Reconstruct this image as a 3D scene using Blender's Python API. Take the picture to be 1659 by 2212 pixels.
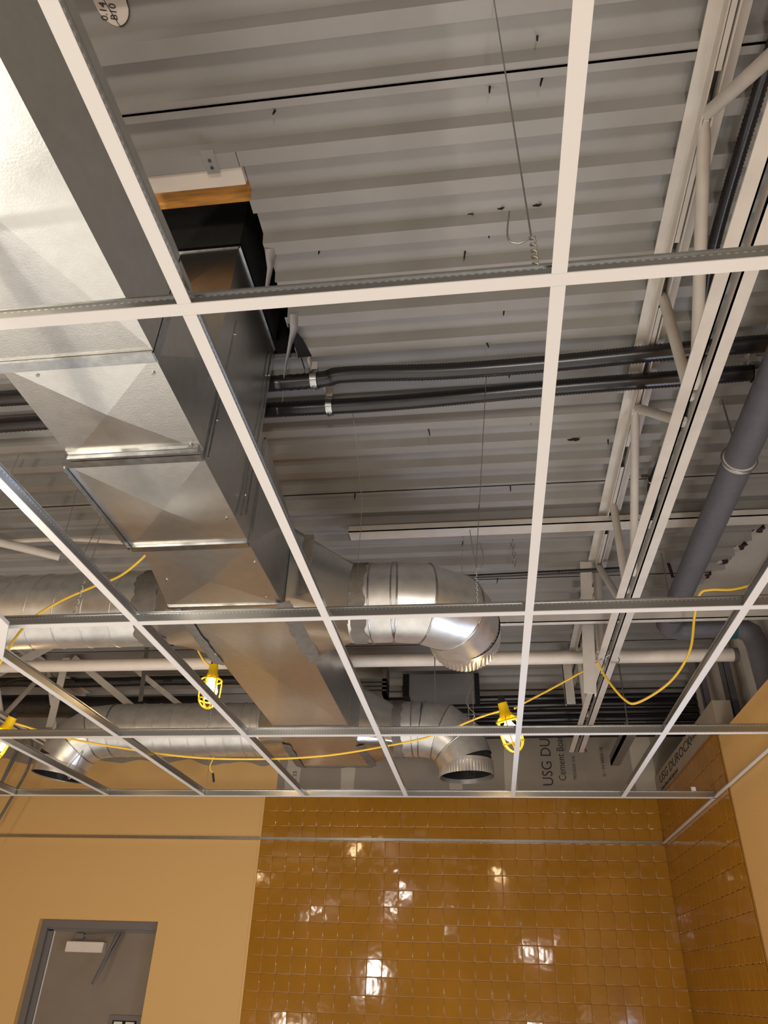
import bpy, math, random
from mathutils import Vector, Matrix
random.seed(7)
PI = math.pi
GZ = 2.74                      # height of the suspended grid above the floor; all heights below are given from the grid plane

for o in list(bpy.data.objects):
    bpy.data.objects.remove(o)
SC = bpy.context.scene
COL = SC.collection

# ---------------------------------------------------------------- camera
cam_d = bpy.data.cameras.new('camera'); cam = bpy.data.objects.new('camera', cam_d); COL.objects.link(cam)
SC.camera = cam
cam_d.sensor_fit = 'HORIZONTAL'; cam_d.sensor_width = 36.0; cam_d.lens = 36.0 * 1585.88 / 1659.0
cam_d.clip_start = 0.02; cam_d.clip_end = 100
YAW, PITCH, ROLL = -0.145703, 0.577233, 0.036258
CAMP = Vector((1.0714, -0.7928, -0.9441 + GZ))
_f = Vector((math.sin(YAW)*math.cos(PITCH), math.cos(YAW)*math.cos(PITCH), math.sin(PITCH)))
_r0 = Vector((math.cos(YAW), -math.sin(YAW), 0)); _u0 = _r0.cross(_f)
_r = _r0*math.cos(ROLL) + _u0*math.sin(ROLL); _u = -_r0*math.sin(ROLL) + _u0*math.cos(ROLL)
cam.matrix_world = Matrix(((_r.x, _u.x, -_f.x, CAMP.x), (_r.y, _u.y, -_f.y, CAMP.y), (_r.z, _u.z, -_f.z, CAMP.z), (0, 0, 0, 1)))

# ---------------------------------------------------------------- view, world, large lights
SC.view_settings.view_transform = 'Standard'; SC.view_settings.look = 'None'
SC.view_settings.gamma = 1.0; SC.view_settings.use_curve_mapping = False
SC.view_settings.exposure = 0.22
W = bpy.data.worlds.new('world'); SC.world = W; W.use_nodes = True
W.node_tree.nodes['Background'].inputs[0].default_value = (0.62, 0.78, 1.0, 1)
W.node_tree.nodes['Background'].inputs[1].default_value = 0.35

def light(name, kind, loc, energy, color=(1, 1, 1), size=0.1, rot=None, **kw):
    d = bpy.data.lights.new(name, kind); d.energy = energy; d.color = color
    if kind == 'AREA': d.size = size
    else: d.shadow_soft_size = size
    for k, v in kw.items(): setattr(d, k, v)
    o = bpy.data.objects.new(name, d); COL.objects.link(o); o.location = (loc[0], loc[1], loc[2] + GZ)
    if rot: o.rotation_euler = rot
    return o
WARM = (1.0, 0.85, 0.66); NEUT = (1.0, 0.94, 0.86); COOL = (0.72, 0.84, 1.0)
# tripod work light aimed at the ceiling, beside the camera
light('work_light_lamp', 'SPOT', (-0.55, 0.10, -0.80), 50, NEUT, 0.022, (math.radians(180), 0, 0), spot_size=math.radians(96), spot_blend=0.35)
# fill lights added to brighten the room; the first two face the back wall
light('fill_light', 'AREA', (1.6, -3.4, -1.7), 55, NEUT, 0.4, (math.radians(100), 0, 0))
light('fill_light', 'AREA', (-2.2, -3.0, -1.7), 40, WARM, 0.4, (math.radians(98), 0, math.radians(-12)))
light('fill_light', 'AREA', (-0.6, 0.6, -2.70), 108, NEUT, 5.4, (math.radians(180), 0, 0))  # wide unseen panel added to stand in for light bouncing off the floor
# daylight through the shop window at the back right
light('window_daylight', 'AREA', (2.31, 2.30, -1.55), 26, COOL, 0.95, (0, math.radians(-100), math.radians(180)))
# bulbs of the string lights
light('string_bulb', 'POINT', (1.195, 2.70, 0.10), 42, WARM, 0.028)
light('string_bulb', 'POINT', (-0.305, 2.70, 0.32), 75, WARM, 0.028)
light('string_bulb', 'POINT', (-1.38, 2.70, 0.06), 55, WARM, 0.028)
# string lamps over the part of the room behind the camera
for p in ((-.27, -2.0, .43), (-.42, -2.05, .17), (1.66, -3.0, -.22), (1.86, -3.05, -.34), (.2, -4.2, .35), (-1.9, -3.4, .2)):
    light('string_bulb', 'POINT', p, 7, NEUT, 0.045)
light('work_light_glow', 'AREA', (-0.50, 0.14, -0.84), 7, NEUT, 0.16, (math.radians(100), 0, 0))

# ---------------------------------------------------------------- materials
def lin(c):
    return tuple(((x/255.0)/12.92 if x/255.0 <= 0.04045 else ((x/255.0+0.055)/1.055)**2.4) for x in c) + (1,)
def mat(name, col, rough=0.5, metal=0.0, noise=0.0, nscale=20, bump=0.0, bscale=60, coat=0.0, emit=None, es=0.0, spec=0.5, stretch=None):
    m = bpy.data.materials.new(name); m.use_nodes = True; nt = m.node_tree; b = nt.nodes['Principled BSDF']
    c = lin(col); b.inputs['Base Color'].default_value = c
    b.inputs['Roughness'].default_value = rough; b.inputs['Metallic'].default_value = metal
    b.inputs['Coat Weight'].default_value = coat; b.inputs['Coat Roughness'].default_value = 0.05
    b.inputs['Specular IOR Level'].default_value = spec
    tc = nt.nodes.new('ShaderNodeTexCoord'); src = tc.outputs['Object']
    if stretch:
        mp = nt.nodes.new('ShaderNodeMapping'); mp.inputs['Scale'].default_value = stretch
        nt.links.new(src, mp.inputs[0]); src = mp.outputs[0]
    if noise > 0:
        n = nt.nodes.new('ShaderNodeTexNoise'); n.inputs['Scale'].default_value = nscale; n.inputs['Detail'].default_value = 5
        nt.links.new(src, n.inputs['Vector'])
        mr = nt.nodes.new('ShaderNodeMapRange'); mr.inputs[1].default_value = .3; mr.inputs[2].default_value = .7
        mr.inputs[3].default_value = 1-noise; mr.inputs[4].default_value = 1+noise
        nt.links.new(n.outputs[0], mr.inputs[0])
        mx = nt.nodes.new('ShaderNodeVectorMath'); mx.operation = 'SCALE'; mx.inputs[0].default_value = c[:3]
        nt.links.new(mr.outputs[0], mx.inputs['Scale']); nt.links.new(mx.outputs[0], b.inputs['Base Color'])
        mr2 = nt.nodes.new('ShaderNodeMapRange'); mr2.inputs[3].default_value = max(0.02, rough*(1-noise)); mr2.inputs[4].default_value = min(1, rough*(1+noise))
        nt.links.new(n.outputs[0], mr2.inputs[0]); nt.links.new(mr2.outputs[0], b.inputs['Roughness'])
    if bump > 0:
        n2 = nt.nodes.new('ShaderNodeTexNoise'); n2.inputs['Scale'].default_value = bscale; n2.inputs['Detail'].default_value = 3
        nt.links.new(src, n2.inputs['Vector'])
        bp = nt.nodes.new('ShaderNodeBump'); bp.inputs['Strength'].default_value = bump; bp.inputs['Distance'].default_value = 0.004
        nt.links.new(n2.outputs[0], bp.inputs['Height']); nt.links.new(bp.outputs[0], b.inputs['Normal'])
    if emit:
        b.inputs['Emission Color'].default_value = lin(emit); b.inputs['Emission Strength'].default_value = es
    return m
M = dict(
    deck=mat('deck_paint', (142, 139, 135), .45, noise=.06, nscale=6, bump=.08, bscale=90),
    steel_paint=mat('joist_paint', (196, 190, 182), .5, noise=.06, nscale=15, bump=.1),
    white=mat('white_enamel', (206, 202, 197), .42),
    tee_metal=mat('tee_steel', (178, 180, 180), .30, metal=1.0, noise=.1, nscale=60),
    galv=mat('galvanised_sheet', (196, 195, 190), .30, metal=.97, noise=.045, nscale=30, bump=.07, bscale=220),
    galv_round=mat('round_duct_sheet', (206, 204, 199), .36, metal=.82, noise=.10, nscale=22, bump=.05, bscale=60),
    cleat=mat('drive_cleat_steel', (180, 182, 182), .25, metal=1.0, noise=.15, nscale=50),
    wire=mat('wire_steel', (165, 165, 162), .35, metal=.9),
    mastic=mat('duct_mastic', (104, 98, 90), .8, noise=.15, nscale=30, bump=.8, bscale=50),
    black=mat('black_conduit', (28, 26, 28), .28, spec=.6),
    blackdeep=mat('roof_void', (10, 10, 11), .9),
    grayp=mat('grey_pipe', (94, 93, 100), .55, noise=.08, nscale=40, bump=.2),
    whitep=mat('white_pipe', (214, 204, 192), .45, noise=.03),
    drywall=mat('drywall', (196, 190, 182), .85, noise=.04, nscale=5),
    paint=mat('wall_paint', (214, 172, 108), .55, noise=.02, nscale=4, bump=.25, bscale=160),
    wood=mat('curb_wood', (176, 122, 50), .7, noise=.3, nscale=14, stretch=(1, 8, 8)),
    yellow=mat('yellow_plastic', (250, 205, 10), .35),
    cord=mat('yellow_cord', (232, 190, 60), .45),
    rubber=mat('dark_rubber', (30, 28, 27), .6),
    bulb=mat('lit_bulb', (255, 240, 210), .3, emit=(255, 226, 180), es=28),
    door=mat('door_paint', (126, 114, 100), .5, noise=.05, nscale=6),
    frame=mat('door_frame_paint', (106, 101, 98), .45),
    floor=mat('concrete_floor', (150, 142, 130), .55, noise=.12, nscale=3),
    ink=mat('printed_ink', (54, 44, 40), .8),
    red=mat('red_marker', (150, 40, 36), .8),
    sash=mat('window_frame_paint', (60, 60, 64), .5),
    glass_lit=mat('daylit_window', (190, 210, 255), .1, emit=(150, 185, 255), es=5.0),
    rust=mat('dark_primer', (62, 30, 40), .8, noise=.3, nscale=60),
    insul_and_shade=mat('black_insulation_and_shade', (36, 33, 32), .35, noise=.2, nscale=30, bump=.5, bscale=40),  # pipe insulation; also the dark tubes that shade the open duct ends
    blockw=mat('grey_box_sheet', (120, 118, 116), .6),
    green=mat('green_primer', (30, 90, 84), .5),
    concrete=mat('backer_board', (150, 138, 122), .9, noise=.05, nscale=8),
)

# tile glaze
def tile_mat():
    m = bpy.data.materials.new('amber_tile_glaze'); m.use_nodes = True; nt = m.node_tree; b = nt.nodes['Principled BSDF']
    tc = nt.nodes.new('ShaderNodeTexCoord'); n = nt.nodes.new('ShaderNodeTexNoise'); n.inputs['Scale'].default_value = 2.5
    nt.links.new(tc.outputs['Object'], n.inputs['Vector'])
    r = nt.nodes.new('ShaderNodeValToRGB'); r.color_ramp.elements[0].position = .35; r.color_ramp.elements[1].position = .7
    r.color_ramp.elements[0].color = lin((152, 104, 30)); r.color_ramp.elements[1].color = lin((164, 113, 36))
    nt.links.new(n.outputs[0], r.inputs[0]); nt.links.new(r.outputs[0], b.inputs['Base Color'])
    b.inputs['Roughness'].default_value = .07; b.inputs['Specular IOR Level'].default_value = .62
    n2 = nt.nodes.new('ShaderNodeTexNoise'); n2.inputs['Scale'].default_value = 22; n2.inputs['Detail'].default_value = 1
    nt.links.new(tc.outputs['Object'], n2.inputs['Vector'])
    bp = nt.nodes.new('ShaderNodeBump'); bp.inputs['Strength'].default_value = .10; bp.inputs['Distance'].default_value = .004
    nt.links.new(n2.outputs[0], bp.inputs['Height']); nt.links.new(bp.outputs[0], b.inputs['Normal'])
    return m
M['tile'] = tile_mat()
M['grout'] = mat('tile_grout', (150, 102, 30), .5)

# back wall: primer-less board above, yellow paint brushed up to an uneven edge on the left
def backwall_mat():
    m = bpy.data.materials.new('painted_board'); m.use_nodes = True; nt = m.node_tree; b = nt.nodes['Principled BSDF']
    b.inputs['Roughness'].default_value = .7
    tc = nt.nodes.new('ShaderNodeTexCoord'); sp = nt.nodes.new('ShaderNodeSeparateXYZ'); nt.links.new(tc.outputs['Object'], sp.inputs[0])
    def mth(op, a, bb, clamp=False):
        n = nt.nodes.new('ShaderNodeMath'); n.operation = op; n.use_clamp = clamp
        for i, v in enumerate((a, bb)):
            if isinstance(v, (int, float)): n.inputs[i].default_value = v
            else: nt.links.new(v, n.inputs[i])
        return n.outputs[0]
    nz = nt.nodes.new('ShaderNodeTexNoise'); nz.inputs['Scale'].default_value = 2.4; nz.inputs['Detail'].default_value = 1.5
    nt.links.new(tc.outputs['Object'], nz.inputs['Vector'])
    wob = mth('MULTIPLY', mth('SUBTRACT', nz.outputs[0], .5), .22)
    top = mth('LESS_THAN', mth('ADD', sp.outputs['Z'], wob), GZ + .60)
    side = mth('LESS_THAN', mth('ADD', sp.outputs['X'], mth('MULTIPLY', wob, .12)), -.592)
    mask = mth('MULTIPLY', top, side)
    # joint compound bands on the bare board
    band = None
    for cx, w in ((-.47, .06), (-.02, .055), (.83, .05), (1.27, .045), (2.27, .075)):
        s = mth('LESS_THAN', mth('ABSOLUTE', mth('ADD', mth('SUBTRACT', sp.outputs['X'], cx), mth('MULTIPLY', wob, .25)), 0), w)
        band = s if band is None else mth('MAXIMUM', band, s)
    mx = nt.nodes.new('ShaderNodeMix'); mx.data_type = 'RGBA'
    mx.inputs['A'].default_value = lin((140, 130, 116)); mx.inputs['B'].default_value = lin((176, 166, 150))
    nt.links.new(band, mx.inputs['Factor'])
    m2 = nt.nodes.new('ShaderNodeMix'); m2.data_type = 'RGBA'
    nt.links.new(mx.outputs['Result'], m2.inputs['A']); m2.inputs['B'].default_value = lin((212, 170, 106))
    nt.links.new(mask, m2.inputs['Factor']); nt.links.new(m2.outputs['Result'], b.inputs['Base Color'])
    n2 = nt.nodes.new('ShaderNodeTexNoise'); n2.inputs['Scale'].default_value = 160
    nt.links.new(tc.outputs['Object'], n2.inputs['Vector'])
    bp = nt.nodes.new('ShaderNodeBump'); bp.inputs['Strength'].default_value = .2; bp.inputs['Distance'].default_value = .003
    nt.links.new(n2.outputs[0], bp.inputs['Height']); nt.links.new(bp.outputs[0], b.inputs['Normal'])
    return m
M['backwall'] = backwall_mat()

# tee web: rolled stitches and punched slots along the length (local X)
def web_mat():
    m = bpy.data.materials.new('stitched_tee_web'); m.use_nodes = True; nt = m.node_tree; b = nt.nodes['Principled BSDF']
    b.inputs['Metallic'].default_value = 1; b.inputs['Roughness'].default_value = .28
    tc = nt.nodes.new('ShaderNodeTexCoord'); sp = nt.nodes.new('ShaderNodeSeparateXYZ'); nt.links.new(tc.outputs['Object'], sp.inputs[0])
    def mth(op, a, bb=0.0):
        n = nt.nodes.new('ShaderNodeMath'); n.operation = op
        for i, v in enumerate((a, bb)):
            if isinstance(v, (int, float)): n.inputs[i].default_value = v
            else: nt.links.new(v, n.inputs[i])
        return n.outputs[0]
    x, z = sp.outputs['X'], sp.outputs['Z']
    fx = mth('ABSOLUTE', mth('SUBTRACT', mth('FRACT', mth('DIVIDE', x, .0127)), .5))
    dash = mth('LESS_THAN', fx, .22)
    rows = mth('MAXIMUM', mth('LESS_THAN', mth('ABSOLUTE', mth('SUBTRACT', z, .0062)), .0014), mth('LESS_THAN', mth('ABSOLUTE', mth('SUBTRACT', z, .0285)), .0013))
    st = mth('MULTIPLY', dash, rows)
    hx = mth('MULTIPLY', mth('ABSOLUTE', mth('SUBTRACT', mth('FRACT', mth('DIVIDE', x, .0635)), .5)), .0635)
    hole = mth('LESS_THAN', mth('ADD', mth('POWER', hx, 2.0), mth('POWER', mth('SUBTRACT', z, .0352), 2.0)), .0024**2)
    mx = nt.nodes.new('ShaderNodeMix'); mx.data_type = 'RGBA'; mx.inputs['A'].default_value = lin((170, 172, 172)); mx.inputs['B'].default_value = lin((232, 232, 230))
    nt.links.new(st, mx.inputs['Factor'])
    m2 = nt.nodes.new('ShaderNodeMix'); m2.data_type = 'RGBA'; m2.inputs['B'].default_value = (.003, .003, .003, 1)
    nt.links.new(mx.outputs['Result'], m2.inputs['A']); nt.links.new(hole, m2.inputs['Factor']); nt.links.new(m2.outputs['Result'], b.inputs['Base Color'])
    bp = nt.nodes.new('ShaderNodeBump'); bp.inputs['Strength'].default_value = 1; bp.inputs['Distance'].default_value = .0012
    nt.links.new(st, bp.inputs['Height']); nt.links.new(bp.outputs[0], b.inputs['Normal'])
    return m
M['web'] = web_mat()

# ---------------------------------------------------------------- mesh helpers (coordinates: x, y from the scene origin, z from the grid plane)
class MB:
    def __init__(s): s.v = []; s.f = []; s.sm = []
    def add(s, vs, fs, smooth=False):
        o = len(s.v); s.v += [tuple(v) for v in vs]
        for f in fs: s.f.append(tuple(o+i for i in f)); s.sm.append(smooth)
        return s
    def box(s, x0, x1, y0, y1, z0, z1):
        v = [(x, y, z) for z in (z0, z1) for y in (y0, y1) for x in (x0, x1)]
        return s.add(v, [(0, 2, 3, 1), (4, 5, 7, 6), (0, 1, 5, 4), (2, 6, 7, 3), (0, 4, 6, 2), (1, 3, 7, 5)])
    def bevbox(s, x0, x1, y0, y1, z0, z1, b):
        # box with chamfered vertical and horizontal edges
        vs = []; 
        xs, ys, zs = (x0, x1), (y0, y1), (z0, z1)
        idx = {}
        for i in (0, 1):
            for j in (0, 1):
                for k in (0, 1):
                    sx, sy, sz = (b if i == 0 else -b), (b if j == 0 else -b), (b if k == 0 else -b)
                    for a in range(3):
                        p = [xs[i]+sx, ys[j]+sy, zs[k]+sz]; p[a] = (xs[i], ys[j], zs[k])[a]
                        idx[(i, j, k, a)] = len(vs); vs.append(p)
        F = []
        for a in range(3):
            o = [q for q in range(3) if q != a]
            for e in (0, 1):
                c = []
                for (p, q) in ((0, 0), (1, 0), (1, 1), (0, 1)):
                    t = [0, 0, 0]; t[a] = e; t[o[0]] = p; t[o[1]] = q; c.append(idx[(t[0], t[1], t[2], a)])
                F.append(tuple(c))
        for a in range(3):
            o = [q for q in range(3) if q != a]
            for p in (0, 1):
                for q in (0, 1):
                    t0 = [0, 0, 0]; t0[o[0]] = p; t0[o[1]] = q; t1 = list(t0); t1[a] = 1
                    F.append((idx[(*t0, o[0])], idx[(*t1, o[0])], idx[(*t1, o[1])], idx[(*t0, o[1])]))
        for i in (0, 1):
            for j in (0, 1):
                for k in (0, 1): F.append((idx[(i, j, k, 0)], idx[(i, j, k, 1)], idx[(i, j, k, 2)]))
        return s.add(vs, F)
    def bar(s, p, q, w, h, up=(0, 0, 1)):
        p, q, up = Vector(p), Vector(q), Vector(up); d = (q-p).normalized(); a = d.cross(up).normalized(); b = a.cross(d)
        v = [c + a*i*w/2 + b*j*h/2 for c in (p, q) for j in (-1, 1) for i in (-1, 1)]
        return s.add(v, [(0, 1, 3, 2), (4, 6, 7, 5), (0, 4, 5, 1), (2, 3, 7, 6), (0, 2, 6, 4), (1, 5, 7, 3)])
    def tube(s, pts, r, n=12, cap=True, gored=False, rf=None):
        P = [Vector(p) for p in pts]; rings = []
        N = len(P); dirs = [(P[i+1]-P[i]).normalized() for i in range(N-1)]
        up = Vector((0, 0, 1)) if abs(dirs[0].z) < .9 else Vector((1, 0, 0))
        a = dirs[0].cross(up).normalized()
        for i in range(N):
            d0 = dirs[max(0, i-1)]; d1 = dirs[min(N-2, i)]
            t = (d0+d1).normalized()
            a = (a - d0*a.dot(d0)).normalized(); b = d0.cross(a)
            rr = rf(i) if rf else r
            ring = []
            for k in range(n):
                th = 2*PI*k/n; off = a*math.cos(th)*rr + b*math.sin(th)*rr
                # mitre: slide along incoming direction onto the bisecting plane
                kk = -off.dot(t)/max(.2, d0.dot(t)); ring.append(P[i] + off + d0*kk)
            rings.append(ring)
            if i < N-1:
                a2 = a - d1*a.dot(d1)
                if a2.length > 1e-4: a = a2.normalized()
        if gored:
            for i in range(N-1):
                # make consistent rings by re-using angular order
                s.add(rings[i]+rings[i+1], [(k, (k+1) % n, n+(k+1) % n, n+k) for k in range(n)], True)
        else:
            vs = [v for rg in rings for v in rg]
            fs = [(i*n+k, i*n+(k+1) % n, (i+1)*n+(k+1) % n, (i+1)*n+k) for i in range(N-1) for k in range(n)]
            s.add(vs, fs, True)
        if cap:
            s.add(rings[0], [tuple(range(n))[::-1]]); s.add(rings[-1], [tuple(range(n))])
        s.rings = rings
        return s
    def loop_tube(s, ring, r, n=6):
        m = len(ring); c = sum((Vector(v) for v in ring), Vector())/m; vs = []
        for i in range(m):
            p = Vector(ring[i]); t = (Vector(ring[(i+1) % m])-Vector(ring[i-1])).normalized(); o = (p-c).normalized(); b = t.cross(o).normalized()
            for k in range(n):
                th = 2*PI*k/n; vs.append(p + o*math.cos(th)*r + b*math.sin(th)*r)
        s.add(vs, [(i*n+k, ((i+1) % m)*n+k, ((i+1) % m)*n+(k+1) % n, i*n+(k+1) % n) for i in range(m) for k in range(n)], True)
        return s
    def loft(s, ringA, ringB, smooth=False):
        n = len(ringA)
        return s.add(list(ringA)+list(ringB), [(k, (k+1) % n, n+(k+1) % n, n+k) for k in range(n)], smooth)
    def extr(s, prof, axis, a, b, close=True, caps=True):
        # prof: 2D points in the two other axes (order x,y,z without axis)
        def mk(p, t):
            q = [p[0], p[1]]; q.insert(axis, t); return tuple(q)
        n = len(prof); vs = [mk(p, a) for p in prof] + [mk(p, b) for p in prof]
        m = n if close else n-1
        s.add(vs, [(k, (k+1) % n, n+(k+1) % n, n+k) for k in range(m)])
        if close and caps: s.add(vs, [tuple(range(n))[::-1], tuple(range(n, 2*n))])
        return s
    def panel(s, c0, c1, c2, c3, rise):
        # sheet-metal panel with a diagonal cross-break: four facets rising to the centre
        P = [Vector(c) for c in (c0, c1, c2, c3)]; nrm = (P[1]-P[0]).cross(P[3]-P[0]).normalized()
        m = sum(P, Vector())/4 + nrm*rise
        for i in range(4): s.add([P[i], P[(i+1) % 4], m], [(0, 1, 2)])
        return s

def build(name, mb, m, parent=None, origin=(0, 0, 0)):
    me = bpy.data.meshes.new(name); ox, oy, oz = origin
    me.from_pydata([(v[0]-ox, v[1]-oy, v[2]-oz) for v in mb.v], [], mb.f)
    me.polygons.foreach_set('use_smooth', mb.sm)
    ms = m if isinstance(m, (list, tuple)) else [m]
    for q in ms: me.materials.append(M[q])
    me.update()
    import bmesh as _b
    bm = _b.new(); bm.from_mesh(me); _b.ops.recalc_face_normals(bm, faces=bm.faces); bm.to_mesh(me); bm.free()
    o = bpy.data.objects.new(name, me); COL.objects.link(o)
    if parent is not None: o.parent = parent
    else: o.location = (ox, oy, oz+GZ)
    return o
def tag(o, label, cat, group=None, kind=None):
    o['label'] = label; o['category'] = cat
    if group: o['group'] = group
    if kind: o['kind'] = kind
    return o
class Thing:
    def __init__(s, name, label, cat, origin, group=None):
        s.o = bpy.data.objects.new(name, None); COL.objects.link(s.o); s.org = origin
        s.o.location = (origin[0], origin[1], origin[2]+GZ); s.o.empty_display_size = .05
        tag(s.o, label, cat, group)
    def part(s, name, mb, m, parent=None, label=None):
        p = build(name, mb, m, parent or s.o, s.org)
        if label: p['label'] = label
        return p
def single(name, mb, m, label, cat, group=None, origin=None):
    if origin is None:
        n = len(mb.v); origin = tuple(sum(v[i] for v in mb.v)/n for i in range(3))
    return tag(build(name, mb, m, None, origin), label, cat, group)
def struct(name, mb, m, parent=None):
    o = build(name, mb, m, parent, (0, 0, 0))
    if parent is None:
        o['kind'] = 'structure'
        # structures keep world-aligned object space: bake the height into the mesh
        for v in o.data.vertices: v.co.z += GZ
        o.location = (0, 0, 0)
    return o
def dup(root, loc=None, label=None, rotz=None):
    def cp(o, par):
        c = o.copy(); COL.objects.link(c)
        if par is not None: c.parent = par
        for ch in o.children: cp(ch, c)
        return c
    r = cp(root, None)
    if loc: r.location = (loc[0], loc[1], loc[2]+GZ)
    if rotz is not None: r.rotation_euler = (0, 0, rotz)
    if label: r['label'] = label
    return r
def jit(a): return random.uniform(-a, a)

# ================================================================ ROOM SHELL
XL, XR, YB, YF, ZF = -4.2, 2.34, 5.18, -6.2, -GZ
DZ = 1.02                                             # underside of the roof deck ribs
struct('floor', MB().box(XL-.1, 5.2, YF-.1, YB+.4, ZF-.1, ZF), 'floor')
# back wall with the door opening
w = MB(); DX0, DX1, DT = -2.335, -1.389, -.567
w.box(XL, DX0, YB, YB+.14, ZF, DZ+.04); w.box(DX1, 2.8, YB, YB+.14, ZF, DZ+.04); w.box(DX0, DX1, YB, YB+.14, DT, DZ+.04)
struct('wall_back', w, 'backwall')
struct('wall_left', MB().box(XL-.12, XL, YF, YB+.14, ZF, DZ+.04), 'paint')
wf = MB(); wf.box(XL, 5.2, YF-.12, YF, ZF, DZ+.04)
struct('wall_front', wf, 'paint')
# right wall: low furred-out partition, finished in paint near the camera and tile beyond
wr = MB(); wr.box(XR, XR+.10, -1.6, 1.85, ZF, .272); wr.box(XR, XR+.10, 2.78, 3.415, ZF, .272); wr.box(XR, XR+.10, 1.85, 2.78, -.80, .272); wr.box(XR, XR+.10, 1.85, 2.78, ZF, -2.1); struct('wall_right', wr, 'paint')
wr2 = MB(); wr2.box(XR+.002, XR+.10, 3.415, YB, ZF, .47); struct('wall_right_tiled', wr2, 'concrete')
wo = MB(); wo.box(2.60, 2.70, -1.6, YB+.14, ZF, DZ+.04); struct('wall_right_outer', wo, 'drywall')
wz = MB(); wz.box(2.34, 5.2, -1.62, -1.5, ZF, DZ+.04); wz2 = MB(); wz2.box(5.2, 5.3, YF, -1.5, ZF, DZ+.04)
struct('wall_return', wz, 'paint'); struct('wall_side', wz2, 'paint')
# window in the right wall (just outside the frame, seen as a reflection in the tile)
wd = struct('window_1', MB().box(XR+.06, XR+.07, 1.85, 2.78, -2.1, -.80), 'glass_lit')
sf = MB()
for y in (1.85, 2.10, 2.16, 2.34, 2.50, 2.62, 2.755): sf.box(XR+.02, XR+.05, y, y+.028, -2.1, -.80)
for z in (-2.1, -1.42, -.84): sf.box(XR+.01, XR+.055, 1.85, 2.78, z, z+.035)
build('window_frame', sf, 'sash', wd).location = (0, 0, GZ)

# tiles: every tile a slightly tilted, cushion-edged square
def tile_field(name, u0, u1, z0, z1, place, parent):
    p = .108; mbt = MB(); g = .0007; e = .0040; nu = int(round((u1-u0)/p)); z = z1; k = 0
    while z > z0 + .01:
        zb = max(z0, z-p)
        for i in range(nu):
            a, b_ = u0+i*p+g, u0+(i+1)*p-g; c, d = zb+g, z-g
            if b_ > u1: b_ = u1
            t1, t2 = jit(.0017), jit(.0017)
            def dep(u, zz): return .0052 + t1*((u-(a+b_)/2)/p)*2*.35 + t2*((zz-(c+d)/2)/p)*2*.35
            outer = [(a, c), (b_, c), (b_, d), (a, d)]
            m1 = [(a+e*.35, c+e*.35), (b_-e*.35, c+e*.35), (b_-e*.35, d-e*.35), (a+e*.35, d-e*.35)]
            m2 = [(a+e, c+e), (b_-e, c+e), (b_-e, d-e), (a+e, d-e)]
            vs = [place(u, zz, .0028) for u, zz in outer] + [place(u, zz, dep(u, zz)-.0009) for u, zz in m1] + [place(u, zz, dep(u, zz)) for u, zz in m2]
            fs = [(j, (j+1) % 4, 4+(j+1) % 4, 4+j) for j in range(4)] + [(4+j, 4+(j+1) % 4, 8+(j+1) % 4, 8+j) for j in range(4)]
            mbt.add(vs, fs, True); mbt.add(vs[8:], [(0, 1, 2, 3)], False)
        z -= p
    o = build(name, mbt, 'tile', parent); o.location = (0, 0, GZ)
    # keep outward orientation
    return o
ob = bpy.data.objects['wall_back']; orr = bpy.data.objects['wall_right_tiled']
g1 = build('grout_bed', MB().box(-.675, XR, YB-.004, YB, ZF, .318), 'grout', ob); g1.location = (0, 0, GZ)
tile_field('glazed_tiles', -.675, XR-.006, ZF, .318, lambda u, z, d: (u, YB-.002-d, z), ob)
g2 = build('grout_bed', MB().box(XR-.002, XR+.002, 3.425, YB, ZF, .318), 'grout', orr); g2.location = (0, 0, GZ)
tile_field('glazed_tiles', 3.44, YB-.006, ZF, .300, lambda u, z, d: (XR-.001-d, u, z), orr)
# trim strip closing the tile edge
e1 = MB(); e1.box(-.690, -.675, YB-.007, YB, ZF, .318); tb = build('edge_strip', e1, 'paint', ob); tb.location = (0, 0, GZ)

# printed marks on the cement board
def text_mesh(name, body, size, m, parent, mw, ext=.0004, shear=0.0, sx=1.0):
    c = bpy.data.curves.new(name, 'FONT'); c.body = body; c.size = size; c.extrude = ext; c.shear = shear; c.resolution_u = 3
    t = bpy.data.objects.new(name, c); COL.objects.link(t)
    me = bpy.data.meshes.new_from_object(t.evaluated_get(bpy.context.evaluated_depsgraph_get()))
    bpy.data.objects.remove(t)
    me.transform(Matrix.Diagonal((sx, 1, 1, 1)))
    me.transform(mw); me.materials.clear(); me.materials.append(M[m])
    o = bpy.data.objects.new(name, me); COL.objects.link(o); o.parent = parent
    return o
def mw_back(x, z, ang):      # text lying on the back wall, facing the room, rotated by ang
    return Matrix.Translation((x, YB-.0012, z+GZ)) @ Matrix.Rotation(PI/2, 4, 'X') @ Matrix.Rotation(ang, 4, 'Z')
text_mesh('printed_text', 'USG DUROCK', .115, 'ink', ob, mw_back(1.585, .405, PI/2), sx=.88)
text_mesh('printed_text', 'Cement Board', .078, 'ink', ob, mw_back(1.685, .445, PI/2), sx=.80)
text_mesh('printed_text', 'PREVIOUS 3/16', .034, 'ink', ob, mw_back(1.765, .455, PI/2), sx=.8)
text_mesh('printed_text', '32 1 EN 440050 / 81', .034, 'ink', ob, mw_back(1.985, .475, PI/2), sx=.8)
text_mesh('printed_text', 'L 23', .045, 'ink', ob, mw_back(-.44, .44, PI/2))
rm = build('red_mark', MB().bar((1.83, YB-.001, .76), (1.86, YB-.001, .66), .012, .001, (0, 1, 0)), 'red', ob); rm.location = (0, 0, GZ)
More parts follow.
